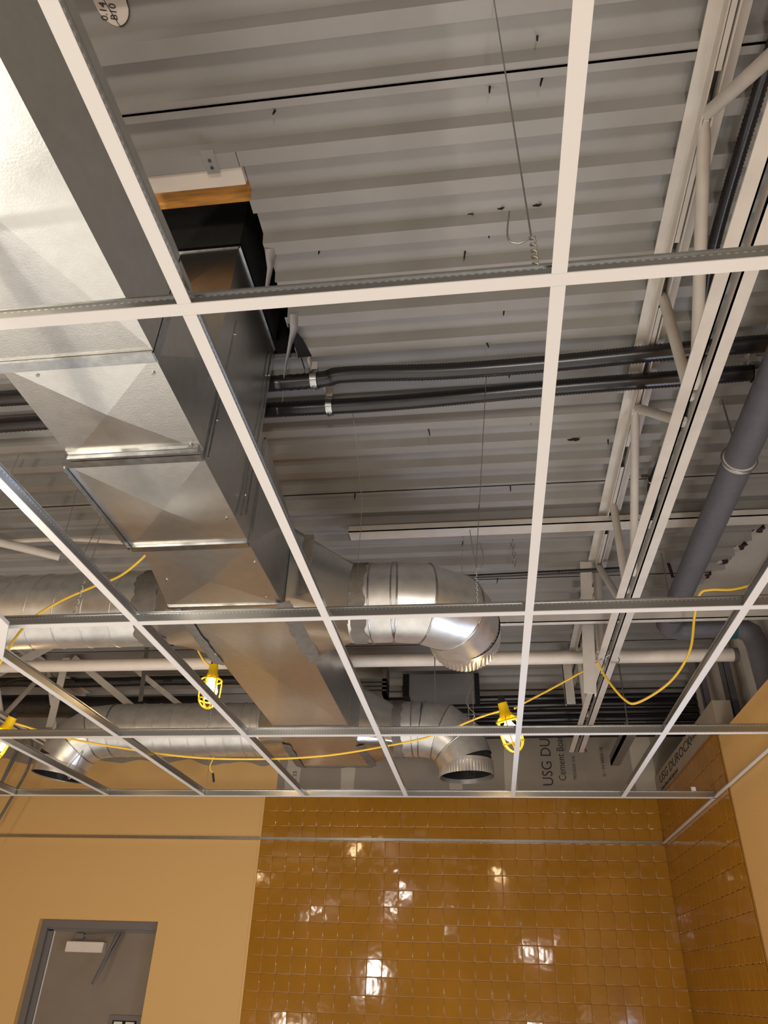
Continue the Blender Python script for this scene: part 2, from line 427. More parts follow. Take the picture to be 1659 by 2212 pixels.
def mw_right(y, z, ang=0):   # on the tiled right wall, facing -X; text runs towards the camera
    R = Matrix(((0, 0, -1, 0), (-1, 0, 0, 0), (0, 1, 0, 0), (0, 0, 0, 1)))
    return Matrix.Translation((XR+.0005, y, z+GZ)) @ R @ Matrix.Rotation(ang, 4, 'Z')
text_mesh('printed_text', 'USG DUROCK', .085, 'ink', orr, mw_right(5.02, .385), sx=1.9)
text_mesh('printed_text', 'Brand', .045, 'ink', orr, mw_right(4.00, .400), sx=1.6)
text_mesh('printed_text', 'Cement Board with EdgeGuard', .040, 'ink', orr, mw_right(5.02, .335), sx=1.15)

# ---------------------------------------------------------------- roof deck (fluted steel, ribs run along X)
HX0, HX1, HY0, HY1 = -.30, .448, .367, 1.118          # roof opening around the duct riser
def deck_xend(y):
    if y < 2.48: return 2.60
    if y < 3.25: return 2.482 + (y-2.477)*(-.218/.753) + random.choice((0, .02, -.015))
    return 2.25 if y < 3.4 else 2.60
P0 = .208; PT = .1524; DH = .038
dk = MB(); kmin, kmax = -9, 57
for k in range(kmin, kmax):
    yb = P0 + k*PT                                    # far lip of a low rib
    # profile across one pitch: low flange, web up, high flange, web down
    prof = [(yb-.045, DZ), (yb, DZ), (yb+.010, DZ+DH), (yb+PT-.045-.010, DZ+DH), (yb+PT-.045, DZ)]
    seam = ((k) % 6 == 0)
    xe = deck_xend(yb)
    if yb+PT-.045 > HY0 and yb-.045 < HY1:            # pitch crossed by the opening
        segs = [(XL, HX0), (HX1 + jit(.006), xe)]
    else: segs = [(XL, xe)]
    pieces = [(a, b_, prof) for a, b_ in segs]
    if seam and len(segs) == 1:                       # open side-lap gap between two deck sheets
        pieces = [(segs[0][0], segs[0][1], [(yb-.045, DZ), (yb-.0255, DZ)]), (segs[0][0], segs[0][1], [(yb-.0205, DZ)] + prof[1:])]
    if len(segs) == 2:                                # metal left between the opening and the flute edges
        def clip(pr, lo, hi):
            out = []
            for i in range(len(pr)-1):
                (ya, za), (yc, zc) = pr[i], pr[i+1]
                a0, a1 = max(ya, lo), min(yc, hi)
                if a1 > a0:
                    fz = lambda y: za+(zc-za)*(y-ya)/(yc-ya)
                    if not out: out.append((a0, fz(a0)))
                    out.append((a1, fz(a1)))
            return out
        for lo, hi in ((-9, HY0), (HY1, 99)):
            q = clip(prof, lo, hi)
            if len(q) > 1: pieces.append((HX0, HX1, q))
    for a, b_, pr in pieces:
        n = len(pr); vs = [(a, p[0], p[1]) for p in pr] + [(b_, p[0], p[1]) for p in pr]
        dk.add(vs, [(i, i+1, n+i+1, n+i) for i in range(n-1)])
        if seam and len(segs) == 1:                   # side-lap: folded lip beside the gap
            dk.box(a, b_, yb-.0268, yb-.0255, DZ-.004, DZ)
struct('ceiling', dk, 'deck')
hs = MB(); hs.box(XL-.1, 2.8, -1.6, HY0-.002, DZ+DH+.004, DZ+.12); hs.box(XL-.1, 2.8, HY1+.02, 9.4, DZ+DH+.004, DZ+.12)
hs.box(XL-.1, HX0-.01, HY0-.002, HY1+.02, DZ+DH+.004, DZ+.12); hs.box(HX1+.012, 2.8, HY0-.002, HY1+.02, DZ+DH+.004, DZ+.12)
struct('ceiling_roof_board', hs, 'blackdeep')
rc = MB(); rc.box(XL, 5.3, YF-.1, -1.17, DZ, DZ+.1); struct('ceiling_rear', rc, 'deck')
# dark primer showing on the cut rib ends
for k_, (x, y) in enumerate(((2.475, 2.50), (2.430, 2.66), (2.385, 2.81), (2.335, 2.97))):
    q = MB(); n = 9; q.add([(x+jit(.012)+.016*math.cos(2*PI*i/n), y+.030*math.sin(2*PI*i/n)+jit(.006), DZ-.002) for i in range(n)]+[(x+.02, y, DZ+.03)], [tuple(range(n))]+[(i, (i+1) % n, n) for i in range(n)])
    single('primer_stain', q, 'rust', 'dark primer blotch on the stepped right deck edge, %s of four from the top' % ('first', 'second', 'third', 'last')[k_], 'stain', 'primer blotches on the cut rib ends')
# smooth closure plate where the deck stops short of the right wall
cp = MB(); cp.add([(2.60, 2.46, DZ+DH-.002), (2.50, 2.46, DZ+DH-.002), (2.20, 3.42, DZ+DH-.002), (2.60, 3.42, DZ+DH-.002)], [(0, 1, 2, 3)])
cp.box(2.25, 2.60, 3.40, 3.42, DZ-.0, DZ+DH)
struct('trim_1', cp, 'drywall')
cv = MB()                                              # wall angles around the room
def wall_angle(name, a, b_, normal):
    m_ = MB(); ax, ay = a; bx, by = b_; nx, ny = normal
    m_.add([(ax, ay, 0), (bx, by, 0), (bx+nx*.022, by+ny*.022, 0), (ax+nx*.022, ay+ny*.022, 0), (ax, ay, .0012), (bx, by, .0012), (bx+nx*.022, by+ny*.022, .0012), (ax+nx*.022, ay+ny*.022, .0012)],
           [(0, 1, 2, 3), (4, 5, 6, 7), (0, 1, 5, 4), (2, 3, 7, 6), (1, 2, 6, 5), (0, 3, 7, 4)])
    m_.add([(ax, ay, 0), (bx, by, 0), (bx, by, .022), (ax, ay, .022), (ax+nx*.0012, ay+ny*.0012, 0), (bx+nx*.0012, by+ny*.0012, 0), (bx+nx*.0012, by+ny*.0012, .022), (ax+nx*.0012, ay+ny*.0012, .022)],
           [(0, 1, 2, 3), (4, 5, 6, 7), (2, 3, 7, 6), (0, 1, 5, 4), (0, 3, 7, 4), (1, 2, 6, 5)])
    return m_
t2 = wall_angle('x', (XL, YB-.008), (XR-.008, YB-.008), (0, -1)); struct('trim_2', t2, 'tee_metal')  # white angle in darker steel, so its shade is in the colour
t3 = wall_angle('x', (XR-.008, -1.5), (XR-.008, YB-.01), (-1, 0)); struct('trim_3', t3, 'white')

# roof curb round the opening
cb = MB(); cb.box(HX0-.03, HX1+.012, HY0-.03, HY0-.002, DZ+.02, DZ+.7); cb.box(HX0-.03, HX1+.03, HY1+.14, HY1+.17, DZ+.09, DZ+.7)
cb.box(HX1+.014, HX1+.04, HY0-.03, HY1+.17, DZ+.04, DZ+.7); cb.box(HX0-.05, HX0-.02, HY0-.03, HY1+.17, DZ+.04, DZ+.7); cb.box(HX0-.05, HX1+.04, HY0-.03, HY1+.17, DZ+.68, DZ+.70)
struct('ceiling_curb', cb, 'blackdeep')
single('nailer_board', MB().bevbox(.09, .447, HY0+.001, .425, DZ+.012, DZ+.05, .002), 'whitep', 'white-painted timber nailer along the near edge of the roof opening', 'timber')
single('wood_blocking', MB().bevbox(.10, .447, .427, .505, DZ+.052, DZ+.095, .002), 'wood', 'bare brown wood blocking inside the roof opening beside the duct riser', 'timber')
bk = Thing('sheet_bracket', 'small screwed sheet-metal tab at the near edge of the roof opening', 'bracket', (.37, .33, DZ))
bk.part('plate', MB().box(.350, .388, .300, .372, DZ-.003, DZ-.0005), 'deck')
for yy in (.33, .352): bk.part('screw', MB().tube([(.37, yy, DZ-.007), (.37, yy, DZ-.002)], .005, 8), 'cleat')

# torn deck flaps by the opening
def flap(pts, wid, label):
    m_ = MB(); L = []; 
    for i, (p, tw) in enumerate(pts):
        a = Vector((math.cos(tw), .2, math.sin(tw))).normalized()*wid(i); L.append((Vector(p)-a, Vector(p)+a))
    vs = [v for pr in L for v in pr]
    m_.add(vs, [(2*i, 2*i+1, 2*i+3, 2*i+2) for i in range(len(L)-1)], True)
    o = single('torn_deck_flap', m_, 'deck', label, 'sheet metal')
    md = o.modifiers.new('thick', 'SOLIDIFY'); md.thickness = .0016
flap([((.470, .64, DZ-.002), .2), ((.452, .70, DZ-.012), .9), ((.42, .78, DZ-.03), 1.2), ((.385, .86, DZ-.015), 1.5)], lambda i: (.022, .014, .012, .004)[i], 'curled grey metal flap torn from the deck at the middle of the roof opening')
flap([((.478, .91, DZ-.002), .2), ((.468, .97, DZ-.012), .8), ((.435, 1.04, DZ-.03), 1.1), ((.395, 1.14, DZ-.06), 1.4), ((.375, 1.22, DZ-.12), 1.5)], lambda i: (.014, .02, .014, .008, .004)[i], 'long twisted grey metal strip hanging at the far corner of the roof opening')
single('opening_notch', MB().add([(.447, 1.12, DZ-.0015), (.50, 1.118, DZ-.0015), (.485, 1.03, DZ-.0015), (.462, .97, DZ-.0015), (.447, .95, DZ-.0015)], [(0, 1, 2, 3, 4)]), 'blackdeep', 'black tear in the deck at the far corner of the roof opening', 'opening')

# screws poking down through the deck
scr = []
for (x, y) in [(1.30, .22), (1.32, .33), (1.17, .34), (.92, .48), (.53, .34), (.57, .83), (1.16, .82), (1.08, .90), (1.22, 1.18), (1.15, 1.31), (1.25, 1.52), (.88, 1.47), (.88, 1.82), (1.26, 2.31), (.46, 2.31), (1.70, 1.97), (1.35, 1.83), (1.10, 2.47), (1.0, 2.9), (.7, 3.0), (2.1, 2.2), (1.2, 3.3), (1.05, 3.5), (-1.2, 2.0), (2.05, 2.6)]:
    x = .099+.9076*x; y = -.0733+.9076*y
    f = ((y-P0) % PT)/PT; zb = DZ if f > 1-.045/PT else DZ+DH
    L = .028 + jit(.006); m_ = MB(); tx, ty = jit(.25), jit(.25)
    m_.tube([(x, y, zb+.002), (x+tx*L, y+ty*L, zb-L*.8), (x+tx*L*1.2, y+ty*L*1.2, zb-L-.004)], .0028, 6, rf=lambda i: (.0034, .0028, .0006)[i])
    single('roofing_screw', m_, 'rubber', 'dark screw tip poking down through the painted roof deck', 'screw', 'screw tips through the roof deck', (x, y, zb))
# punched tears in the deck
for i, (x, y, wd_, hh, lab) in enumerate([(1.451, .515, .035, .016, 'ragged hole punched through the deck right of the second cross tee'),
        (1.30, .60, .015, .006, 'small slit torn in the deck left of the second cross tee, nearest the ragged hole'),
        (1.19, .60, .014, .005, 'small slit torn in the deck, middle of the row left of the second cross tee'),
        (1.10, .61, .011, .004, 'small slit torn in the deck, leftmost of the row by the hanger wire'),
        (1.50, 1.70, .028, .012, 'black torn slot in the deck below the lower black conduit')]):
    f = ((y-P0) % PT)/PT; zb = DZ-.0012 if f > 1-.045/PT else DZ+DH-.0012
    n = 11; vs = [(x+math.cos(2*PI*k/n)*wd_*random.uniform(.6, 1.1), y+math.sin(2*PI*k/n)*hh*random.uniform(.5, 1.1), zb-jit(.0004)) for k in range(n)]
    m_ = MB(); m_.add(vs, [tuple(range(n))]); m_.add([(x+wd_*.2, y-hh*.5, zb), (x+wd_*1.0, y-hh*.6, zb), (x+wd_*.7, y-hh*1.6, zb-.012), (x+wd_*.3, y-hh*1.1, zb-.006)], [(0, 1, 2, 3)])
    single('deck_tear', m_, 'blackdeep', lab, 'hole')
# paint-free oval with scribbled text near the left top
ov = Thing('weld_patch', 'bare oval patch with scrawled black writing near the top left of the deck', 'patch', (.245, -.07, DZ+DH))
n = 28; ov.part('patch', MB().add([(.246+.042*math.cos(2*PI*k/n), -.075+.060*math.sin(2*PI*k/n), DZ+DH-.0025) for k in range(n)], [tuple(range(n))]), 'whitep')
ring = [(.246+.042*math.cos(2*PI*k/n)+jit(.001), -.075+.060*math.sin(2*PI*k/n), DZ+DH-.003) for k in range(n)]
ov.part('charred_rim', MB().loop_tube(ring[18:]+ring[:8], .0016, 5), 'rubber')
for bt, (tx, ty) in (('0.14', (.222, -.030)), ('B10', (.246, -.028))):
    R = Matrix(((1, 0, 0, 0), (0, -1, 0, 0), (0, 0, -1, 0), (0, 0, 0, 1)))
    mwt = Matrix.Translation((tx-.245, ty+.07, -.0035)) @ R @ Matrix.Rotation(PI*.42, 4, 'Z')
    text_mesh('scrawled_text', bt, .024, 'ink', ov.o, mwt)

# ================================================================ BAR JOIST
JX = 1.717
def joist(x, y0, y1, label, nodes):
    T = Thing('bar_joist', label, 'joist', (x, y0, .53))
    def angle(sgn, y0, y1, z0, up, wid, gap):
        a = x + sgn*gap/2; b_ = x + sgn*(gap/2+wid); t = .0045*sgn; m_ = MB()
        m_.box(min(a, b_), max(a, b_), y0, y1, z0 if up else z0-.0045, z0+.0045 if up else z0)
        m_.box(min(a, a+t), max(a, a+t), y0, y1, z0 if up else z0-wid, z0+wid if up else z0)
        return m_
    for sgn in (-1, 1):
        T.part('top_chord_angle', angle(sgn, y0-.3, y1, DZ-.001, False, .040, .022), 'steel_paint')
        T.part('bottom_chord_angle', angle(sgn, y0, y1-.05, .513, True, .038, .024), 'steel_paint')
    for (ya, yb) in nodes:
        T.part('web_bar', (lambda m_: (m_.tube([(x, ya, DZ-.02), (x, ya+(yb-ya)*.08, DZ-.055), (x, yb-(yb-ya)*.05, .545), (x, yb, .535)], .0175, 14, rf=lambda i: (.011, .0175, .0165, .009)[i]), m_)[1])(MB()), 'steel_paint')
    # long thin filler strips lying in the top chord
    for k in range(9): T.part('filler_strip', MB().box(x-.008, x+.006, y0+k*.5+jit(.1), y0+k*.5+.32, DZ-.038, DZ-.036), 'steel_paint')
    return T
joist(JX, -1.1, 4.68, 'painted steel bar joist running front to back right of the second cross tee', [(.344, -.11), (.344, .88), (.934, .925), (1.497, 1.016), (1.497, 2.014), (2.16, 2.178), (2.77, 2.286), (2.80, 3.10), (3.4, 3.12), (3.9, 3.9)])
joist(-2.15, 2.6, 4.68, 'painted bar joist behind the spiral ducts at the far left', [(2.75, 3.1), (3.3, 3.1), (3.3, 3.75), (4.1, 3.75), (4.1, 4.5)])
# deck-height strut and bridging crossing the joist
st = MB(); st.box(.45, 2.60, 2.255, 2.335, .952, .957); st.box(.45, 2.60, 2.255, 2.260, .952, .985)
single('deck_strut', st, 'steel_paint', 'grey-white steel strut crossing left to right under the deck beyond the elbow conduit', 'beam')
br = MB(); br.box(.90, 2.60, 2.60, 2.605, .600, .640); br.box(.90, 2.60, 2.60, 2.635, .600, .604)
single('bridging_angle', br, 'steel_paint', 'thin white bridging angle crossing just below the second main tee on the right', 'beam')
sm = MB(); sm.box(-3.6, 2.5, 3.42, 3.425, .985, 1.02)
hp = Thing('hanging_plate', 'tall flat white steel plate hanging left of the joist beside the round post', 'steel plate', (1.645, 2.74, .22))
hp.part('plate', MB().bar((1.650, 2.74, 1.005), (1.588, 2.74, .284), .058, .005, (0, 1, 0)), 'steel_paint'); hp.part('return_flange', MB().bar((1.678, 2.765, 1.005), (1.616, 2.765, .284), .005, .045, (0, 1, 0)), 'steel_paint')
pm = MB(); pm.tube([(1.712, 2.80, 1.01), (1.712, 2.80, .94), (1.680, 2.81, .522)], .024, 16, rf=lambda i: (.018, .024, .024)[i])
single('round_post', pm, 'steel_paint', 'round painted steel post hanging left of the joist behind the tied cord', 'post')
h2 = MB(); h2.box(1.60, 1.66, 3.90, 3.905, .62, .98); h2.box(1.60, 1.605, 3.90, 3.94, .62, .98)
single('hanging_plate', h2, 'steel_paint', 'shorter grey steel plate farther back, left of the tall hanging plate', 'steel plate')

# ================================================================ MAIN DUCT
DB, DTp = .255, .590                                  # underside and top of the trunk
XLc, XRc = -.035, .352
T = Thing('rectangular_duct', 'large rectangular galvanised duct running front to back with a riser through the roof', 'duct', (.16, 1.5, DB))
def sect(y0, y1, xl0, xl1, xr0, xr1, zt0, zt1, rise=.013):
    m_ = MB()
    m_.panel((xl0, y1 if False else y0, DB), (xl1, y1, DB), (xr1, y1, DB), (xr0, y0, DB), rise)          # bottom
    m_.panel((xr0, y0, DB), (xr1, y1, DB), (xr1, y1, zt1), (xr0, y0, zt0), rise*.7)                       # right side
    m_.panel((xl1, y1, DB), (xl0, y0, DB), (xl0, y0, zt0), (xl1, y1, zt1), rise*.7)                       # left side
    m_.add([(xl0, y0, zt0), (xr0, y0, zt0), (xr1, y1, zt1), (xl1, y1, zt1)], [(0, 1, 2, 3)])
    return m_
SECT = [(-1.5, -.62, -.06, -.06, .372, .372, .59, .59), (-.62, .322, -.06, -.03, .372, .366, .59, .59), (.335, .690, -.020, -.020, .362, .358, .59, .59),
        (.722, 1.168, -.052, -.052, .347, .344, .59, .70), (1.187, 1.622, -.022, -.100, .344, .345, .70, .61), (1.63, 3.14, -.062, -.075, .350, .342, .60, .59), (3.145, 3.975, -.075, -.110, .342, .345, .59, .59)]
for s_ in SECT: T.part('duct_section', sect(*s_), 'galv')
def cleat(y0, y1, xl, xr, dz=.010, right=True, ztop=.56, seam=False):
    m_ = MB(); m_.box(xl-.003, xr+.002, y0, y1, DB-dz, DB-.001)
    if seam: m_.box(xl+.002, xr-.002, y0+(y1-y0)*.42, y0+(y1-y0)*.5, DB-dz-.006, DB-dz)
    if right: m_.box(xr-.002, xr+.004, y0+.004, y1+.004, DB-dz*.5, ztop)
    return m_
T.part('drive_cleat', cleat(.322, .352, -.03, .362, .008), 'cleat')
T.part('drive_cleat', cleat(.662, .690, -.022, .352, .012, ztop=.58, seam=True), 'cleat'); T.part('drive_cleat', cleat(.696, .724, -.052, .346, .010, ztop=.66), 'cleat')
T.part('drive_cleat', cleat(1.160, 1.190, -.052, .342, .010, ztop=.68), 'cleat'); T.part('drive_cleat', cleat(1.612, 1.632, -.10, .345, .006, ztop=.60), 'cleat')
lip = MB(); lip.bar((-.056, .724, DB-.006), (-.056, 1.165, DB-.006), .004, .022); T.part('standing_seam', lip, 'cleat')
# riser up through the roof
rs = MB(); RX0, RX1, RY0, RY1 = -.03, .356, .650, 1.108
rs.panel((RX0, RY0, DTp-.01), (RX1, RY0, DTp-.01), (RX1, RY0, 1.055), (RX0, RY0, 1.055), .008)
rs.panel((RX1, RY0, DTp-.03), (RX1, RY1, DTp-.01), (RX1, RY1, 1.055), (RX1, RY0, 1.055), .004)
rs.add([(RX0, RY1, .6), (RX1, RY1, .6), (RX1, RY1, 1.055), (RX0, RY1, 1.055)], [(0, 1, 2, 3)]); rs.add([(RX0, RY0, .58), (RX0, RY1, .6), (RX0, RY1, 1.055), (RX0, RY0, 1.055)], [(0, 1, 2, 3)])
ri = T.part('riser', rs, 'galv')
ru = MB(); ru.panel((RX0, RY0+.002, 1.07), (RX1-.002, RY0+.002, 1.07), (RX1-.002, RY0+.002, 1.60), (RX0, RY0+.002, 1.60), .006)
ru.add([(RX1-.002, RY0, 1.06), (RX1-.002, RY1, 1.06), (RX1-.002, RY1, 1.6), (RX1-.002, RY0, 1.6)], [(0, 1, 2, 3)]); T.part('riser_upper', ru, 'galv')
rcl = MB(); rcl.box(RX0, RX1+.003, RY0-.005, RY0+.002, 1.052, 1.066); rcl.box(RX1-.002, RX1+.005, RY0-.004, RY1, 1.052, 1.066); T.part('riser_cleat', rcl, 'cleat')
vs_ = MB()
for yy, z0, z1 in ((.728, .26, .80), (1.035, .27, .98), (1.075, .30, 1.0)): vs_.box(RX1-.001, RX1+.0035, yy, yy+.006, z0, z1)
T.part('vertical_seam', vs_, 'cleat')
# mastic smeared over joints
def smear(p0, p1, w, nrm, t=.003, n=14):
    p0, p1, nrm = Vector(p0), Vector(p1), Vector(nrm); d = p1-p0; a = d.normalized().cross(nrm).normalized(); m_ = MB(); vs = []
    for i in range(n+1):
        c = p0 + d*i/n; l = w/2*random.uniform(.8, 1.2); r_ = w/2*random.uniform(.8, 1.2)
        vs += [c-a*l, c-a*l*.85+nrm*t, c+a*r_*.85+nrm*t, c+a*r_]
    m_.add(vs, [(4*i+k, 4*i+k+1, 4*i+k+5, 4*i+k+4) for i in range(n) for k in range(3)], True); return m_
T.part('mastic_seam', smear((-.082, 3.14, DB-.001), (.345, 3.14, DB-.001), .045, (0, 0, -1)), 'mastic')
T.part('mastic_seam', smear((-.12, 3.975, DB+.002), (.36, 3.975, DB+.002), .045, (0, -.3, -.95)), 'mastic')
for (x, y) in ((.340, .39), (.335, .66), (.06, .37), (.33, 1.30), (-.02, 1.40), (.32, 1.02), (.30, 1.56)): T.part('sheet_screw', MB().tube([(x, y, DB-.006), (x, y, DB)], .0045, 8), 'cleat')
for (y, z) in ((.735, .40), (1.04, .52), (1.04, .35), (1.08, .9), (.74, .75)): T.part('sheet_screw', MB().tube([(RX1+.007, y, z), (RX1, y, z)], .0045, 8), 'cleat')
T.o['label'] = 'large rectangular galvanised duct running front to back with a riser through the roof'

# ---------------------------------------------------------------- round branch ducts
NR = 56
def takeoff(x0, x1, y0, y1, z0, z1, yc, zc, r, sgn):
    # square-to-round: ring on the trunk face lofted to the collar
    A = []; B = []
    for k in range(NR):
        th = 2*PI*k/NR; c, s_ = math.cos(th), math.sin(th); q = max(abs(c), abs(s_))
        A.append((x0, (y0+y1)/2 + c/q*(y1-y0)/2, (z0+z1)/2 + s_/q*(z1-z0)/2)); B.append((x1, yc+c*r, zc+s_*r))
    m_ = MB(); m_.loft(A, B, True); return m_
def circ(c, nrm, r, n=NR):
    nrm = Vector(nrm).normalized(); up = Vector((0, 0, 1)) if abs(nrm.z) < .9 else Vector((1, 0, 0)); a = nrm.cross(up).normalized(); b_ = nrm.cross(a)
    return [Vector(c)+a*math.cos(2*PI*k/n)*r+b_*math.sin(2*PI*k/n)*r for k in range(n)]
def band(c, nrm, r, w, rag=.25):
    nrm = Vector(nrm).normalized(); A = []; B = []; ph = random.random()*6
    C = circ(c, nrm, r)
    for k, p in enumerate(C):
        j = w/2*(1+rag*(math.sin(k*.9+ph)*.5+math.sin(k*2.3+ph*2)*.35)); A.append(p-nrm*j); B.append(p+nrm*w/2*(1+rag*math.sin(k*1.3+ph)))
    m_ = MB(); m_.loft(A, B, True); return m_
def crimp_end(c, nrm, r, L, n=NR*2):
    nrm = Vector(nrm).normalized(); up = Vector((0, 0, 1)) if abs(nrm.z) < .9 else Vector((1, 0, 0)); a = nrm.cross(up).normalized(); b_ = nrm.cross(a)
    rings = []
    for (t, amp) in ((0, 0), (.25, 0), (.45, .0012), (1, .0035)):
        rings.append([Vector(c)+nrm*L*t+(a*math.cos(2*PI*k/n)+b_*math.sin(2*PI*k/n))*(r-.001-amp*(1 if k % 2 else -.3)-.002*t) for k in range(n)])
    m_ = MB()
    for i in range(3): m_.add(list(rings[i])+list(rings[i+1]), [(k, (k+1) % n, n+(k+1) % n, n+k) for k in range(n)], i < 1)
    m_.loft(rings[-1], [p*1+nrm*(-L*.98) for p in [Vector(c)+nrm*L+(q-Vector(c)-nrm*L)*.985 for q in rings[-1]]], True)
    return m_
def spiral(x0, x1, yc, zc, r, pitch, m_):
    n = 28; turns = abs(x1-x0)/pitch; N = int(turns*n); s_ = 1 if x1 > x0 else -1
    pts = [(x0+s_*pitch*i/n, yc+math.cos(2*PI*i/n)*r, zc+math.sin(2*PI*i/n)*r) for i in range(N+1)]
    m_.tube(pts, .0035, 5, cap=False)
def gored(T, pts, r, name='elbow_gore'):
    tmp = MB(); rings = tmp.tube(pts, r, NR, cap=False, gored=True).rings
    for i in range(len(rings)-1):
        m_ = MB(); n = NR; m_.add(list(rings[i])+list(rings[i+1]), [(k, (k+1) % n, n+(k+1) % n, n+k) for k in range(n)], True)
        p = T.part(name, m_, 'galv_round')
        bd = MB(); bd.loop_tube([Vector(v) for v in rings[i]], .0042, 6); T.part('bead', bd, 'cleat', p)
def arc(c, r, a0, a1, n, f): return [f(c, r, a0+(a1-a0)*i/n) for i in range(n+1)]
r1 = .163
# upper right branch: out of the trunk, then elbow turning away from the camera
Tb = Thing('round_duct', 'upper round galvanised duct branching right, its elbow turned towards the back wall', 'duct', (.75, 1.91, .384))
Tb.part('square_to_round', takeoff(.350, .575, 1.640, 2.170, .262, .600, 1.905, .392, r1, 1), 'galv')
Tb.part('mastic_seam', smear((.352, 1.60, DB-.002), (.352, 2.19, DB-.002), .060, (.2, 0, -.98)), 'mastic')
Tb.part('mastic_seam', smear((.420, 1.632, .30), (.420, 1.632, .56), .04, (0, -1, 0)), 'mastic')
Tb.part('collar', band((.66, 1.905, .388), (1, 0, 0), r1, .20, 0), 'galv_round')
Tb.part('mastic_band', band((.600, 1.905, .388), (1, 0, 0), r1+.003, .060), 'mastic')
bd = MB(); 
for xx in (.645, .735): bd.loop_tube(circ((xx, 1.905, .388), (1, 0, 0), r1+.001), .0035, 6)
Tb.part('collar_bead', bd, 'cleat')
R1 = .245; c1 = (.755, 1.905+R1)
pts = [(.735, 1.905, .388)] + [(c1[0]+R1*math.sin(a), c1[1]-R1*math.cos(a), .388) for a in [math.radians(d) for d in (22, 55, 88)]]
gored(Tb, pts, r1+.001)
Tb.part('crimped_end', crimp_end(pts[-1], (.03, 1, 0), r1, .14), 'galv_round')
# lower right branch near the back wall: elbow turned down
Tc = Thing('round_duct', 'lower round galvanised duct branching right, its open elbow pointing down', 'duct', (.75, 3.67, .40))
Tc.part('square_to_round', takeoff(.342, .535, 3.43, 3.97, .262, .59, 3.673, .400, r1, 1), 'galv')
Tc.part('mastic_seam', smear((.346, 3.50, DB-.001), (.360, 3.98, DB-.001), .050, (.2, 0, -.98)), 'mastic')
Tc.part('collar', band((.615, 3.673, .400), (1, 0, 0), r1, .17, 0), 'galv_round')
Tc.part('mastic_band', band((.560, 3.673, .400), (1, 0, 0), r1+.003, .055), 'mastic')
bd = MB(); bd.loop_tube(circ((.645, 3.673, .400), (1, 0, 0), r1+.001), .0035, 6); Tc.part('collar_bead', bd, 'cleat')
R2 = .225
pts = [(.700, 3.673, .400)] + [(.735+R2*math.sin(a), 3.673, .400-R2+R2*math.cos(a)) for a in [math.radians(d) for d in (22, 55, 84)]]
gored(Tc, pts, r1+.001)
Tc.part('crimped_end', crimp_end(pts[-1], (.04, 0, -1), r1, .085), 'galv_round')
Tc.part('throat_shade', MB().tube([pts[-3], pts[-2], pts[-1], (pts[-1][0]+.003, 3.673, pts[-1][2]-.060)], r1-.010, NR, cap=False), 'insul_and_shade')  # dark tube added so the open elbow looks shaded inside
# big spiral duct leaving left behind the first cross tees
Td = Thing('spiral_duct', 'large spiral duct crossing the left side above the second main tee', 'duct', (-1.6, 1.905, .39))
rL = .160
Td.part('square_to_round', takeoff(-.065, -.225, 1.64, 2.16, .262, .60, 1.905, .392, rL, -1), 'galv')
m_ = MB(); m_.tube([(-.22, 1.905, .392), (-4.1, 1.93, .392)], rL, NR, cap=False); spiral(-.35, -4.0, 1.907, .392, rL, .125, m_); Td.part('spiral_pipe', m_, 'galv_round')
Td.part('mastic_band', band((-.27, 1.905, .392), (1, 0, 0), rL+.003, .11), 'mastic')
Td.part('mastic_seam', smear((-.075, 1.62, DB-.001), (-.090, 2.20, DB-.001), .055, (-.2, 0, -.98)), 'mastic')
# far left spiral duct with an elbow turned down
Te = Thing('spiral_duct', 'lower spiral duct at left ending in an open elbow pointing down', 'duct', (-1.0, 3.67, .40))
Te.part('square_to_round', takeoff(-.080, -.285, 3.43, 3.97, .262, .59, 3.673, .405, r1, -1), 'galv')
m_ = MB(); m_.tube([(-.28, 3.673, .405), (-1.27, 3.673, .405)], r1, NR, cap=False)
for xx in [-.30, -.34] + [-.40-.113*i for i in range(8)]: m_.loop_tube(circ((xx, 3.673, .405), (1, 0, .08), r1+.001), .0035, 6)
Te.part('spiral_pipe', m_, 'galv_round')
Te.part('mastic_seam', smear((-.090, 3.46, DB-.001), (-.120, 3.99, DB-.001), .055, (-.2, 0, -.98)), 'mastic')
pts = [(-1.27, 3.673, .405)] + [(-1.315-R2*1.18*math.sin(a), 3.673, .405-R2+R2*math.cos(a)) for a in [math.radians(d) for d in (20, 52, 82)]]
gored(Te, pts, r1+.001)
Te.part('duct_end', (lambda q: (q.tube([pts[-1], (pts[-1][0]-.012, 3.673, pts[-1][2]-.095)], r1-.001, NR, cap=False), q)[1])(MB()), 'galv_round')
Te.part('throat_shade', MB().tube([pts[-3], pts[-2], pts[-1], (pts[-1][0]-.011, 3.673, pts[-1][2]-.090)], r1-.006, NR, cap=False), 'insul_and_shade')  # added black tube: shade of the duct mouth put into the colour
hk = MB(); hk.tube([(-1.30, 3.50, .30), (-1.36, 3.48, .14), (-1.31, 3.50, .10), (-1.28, 3.50, .28)], .003, 6)
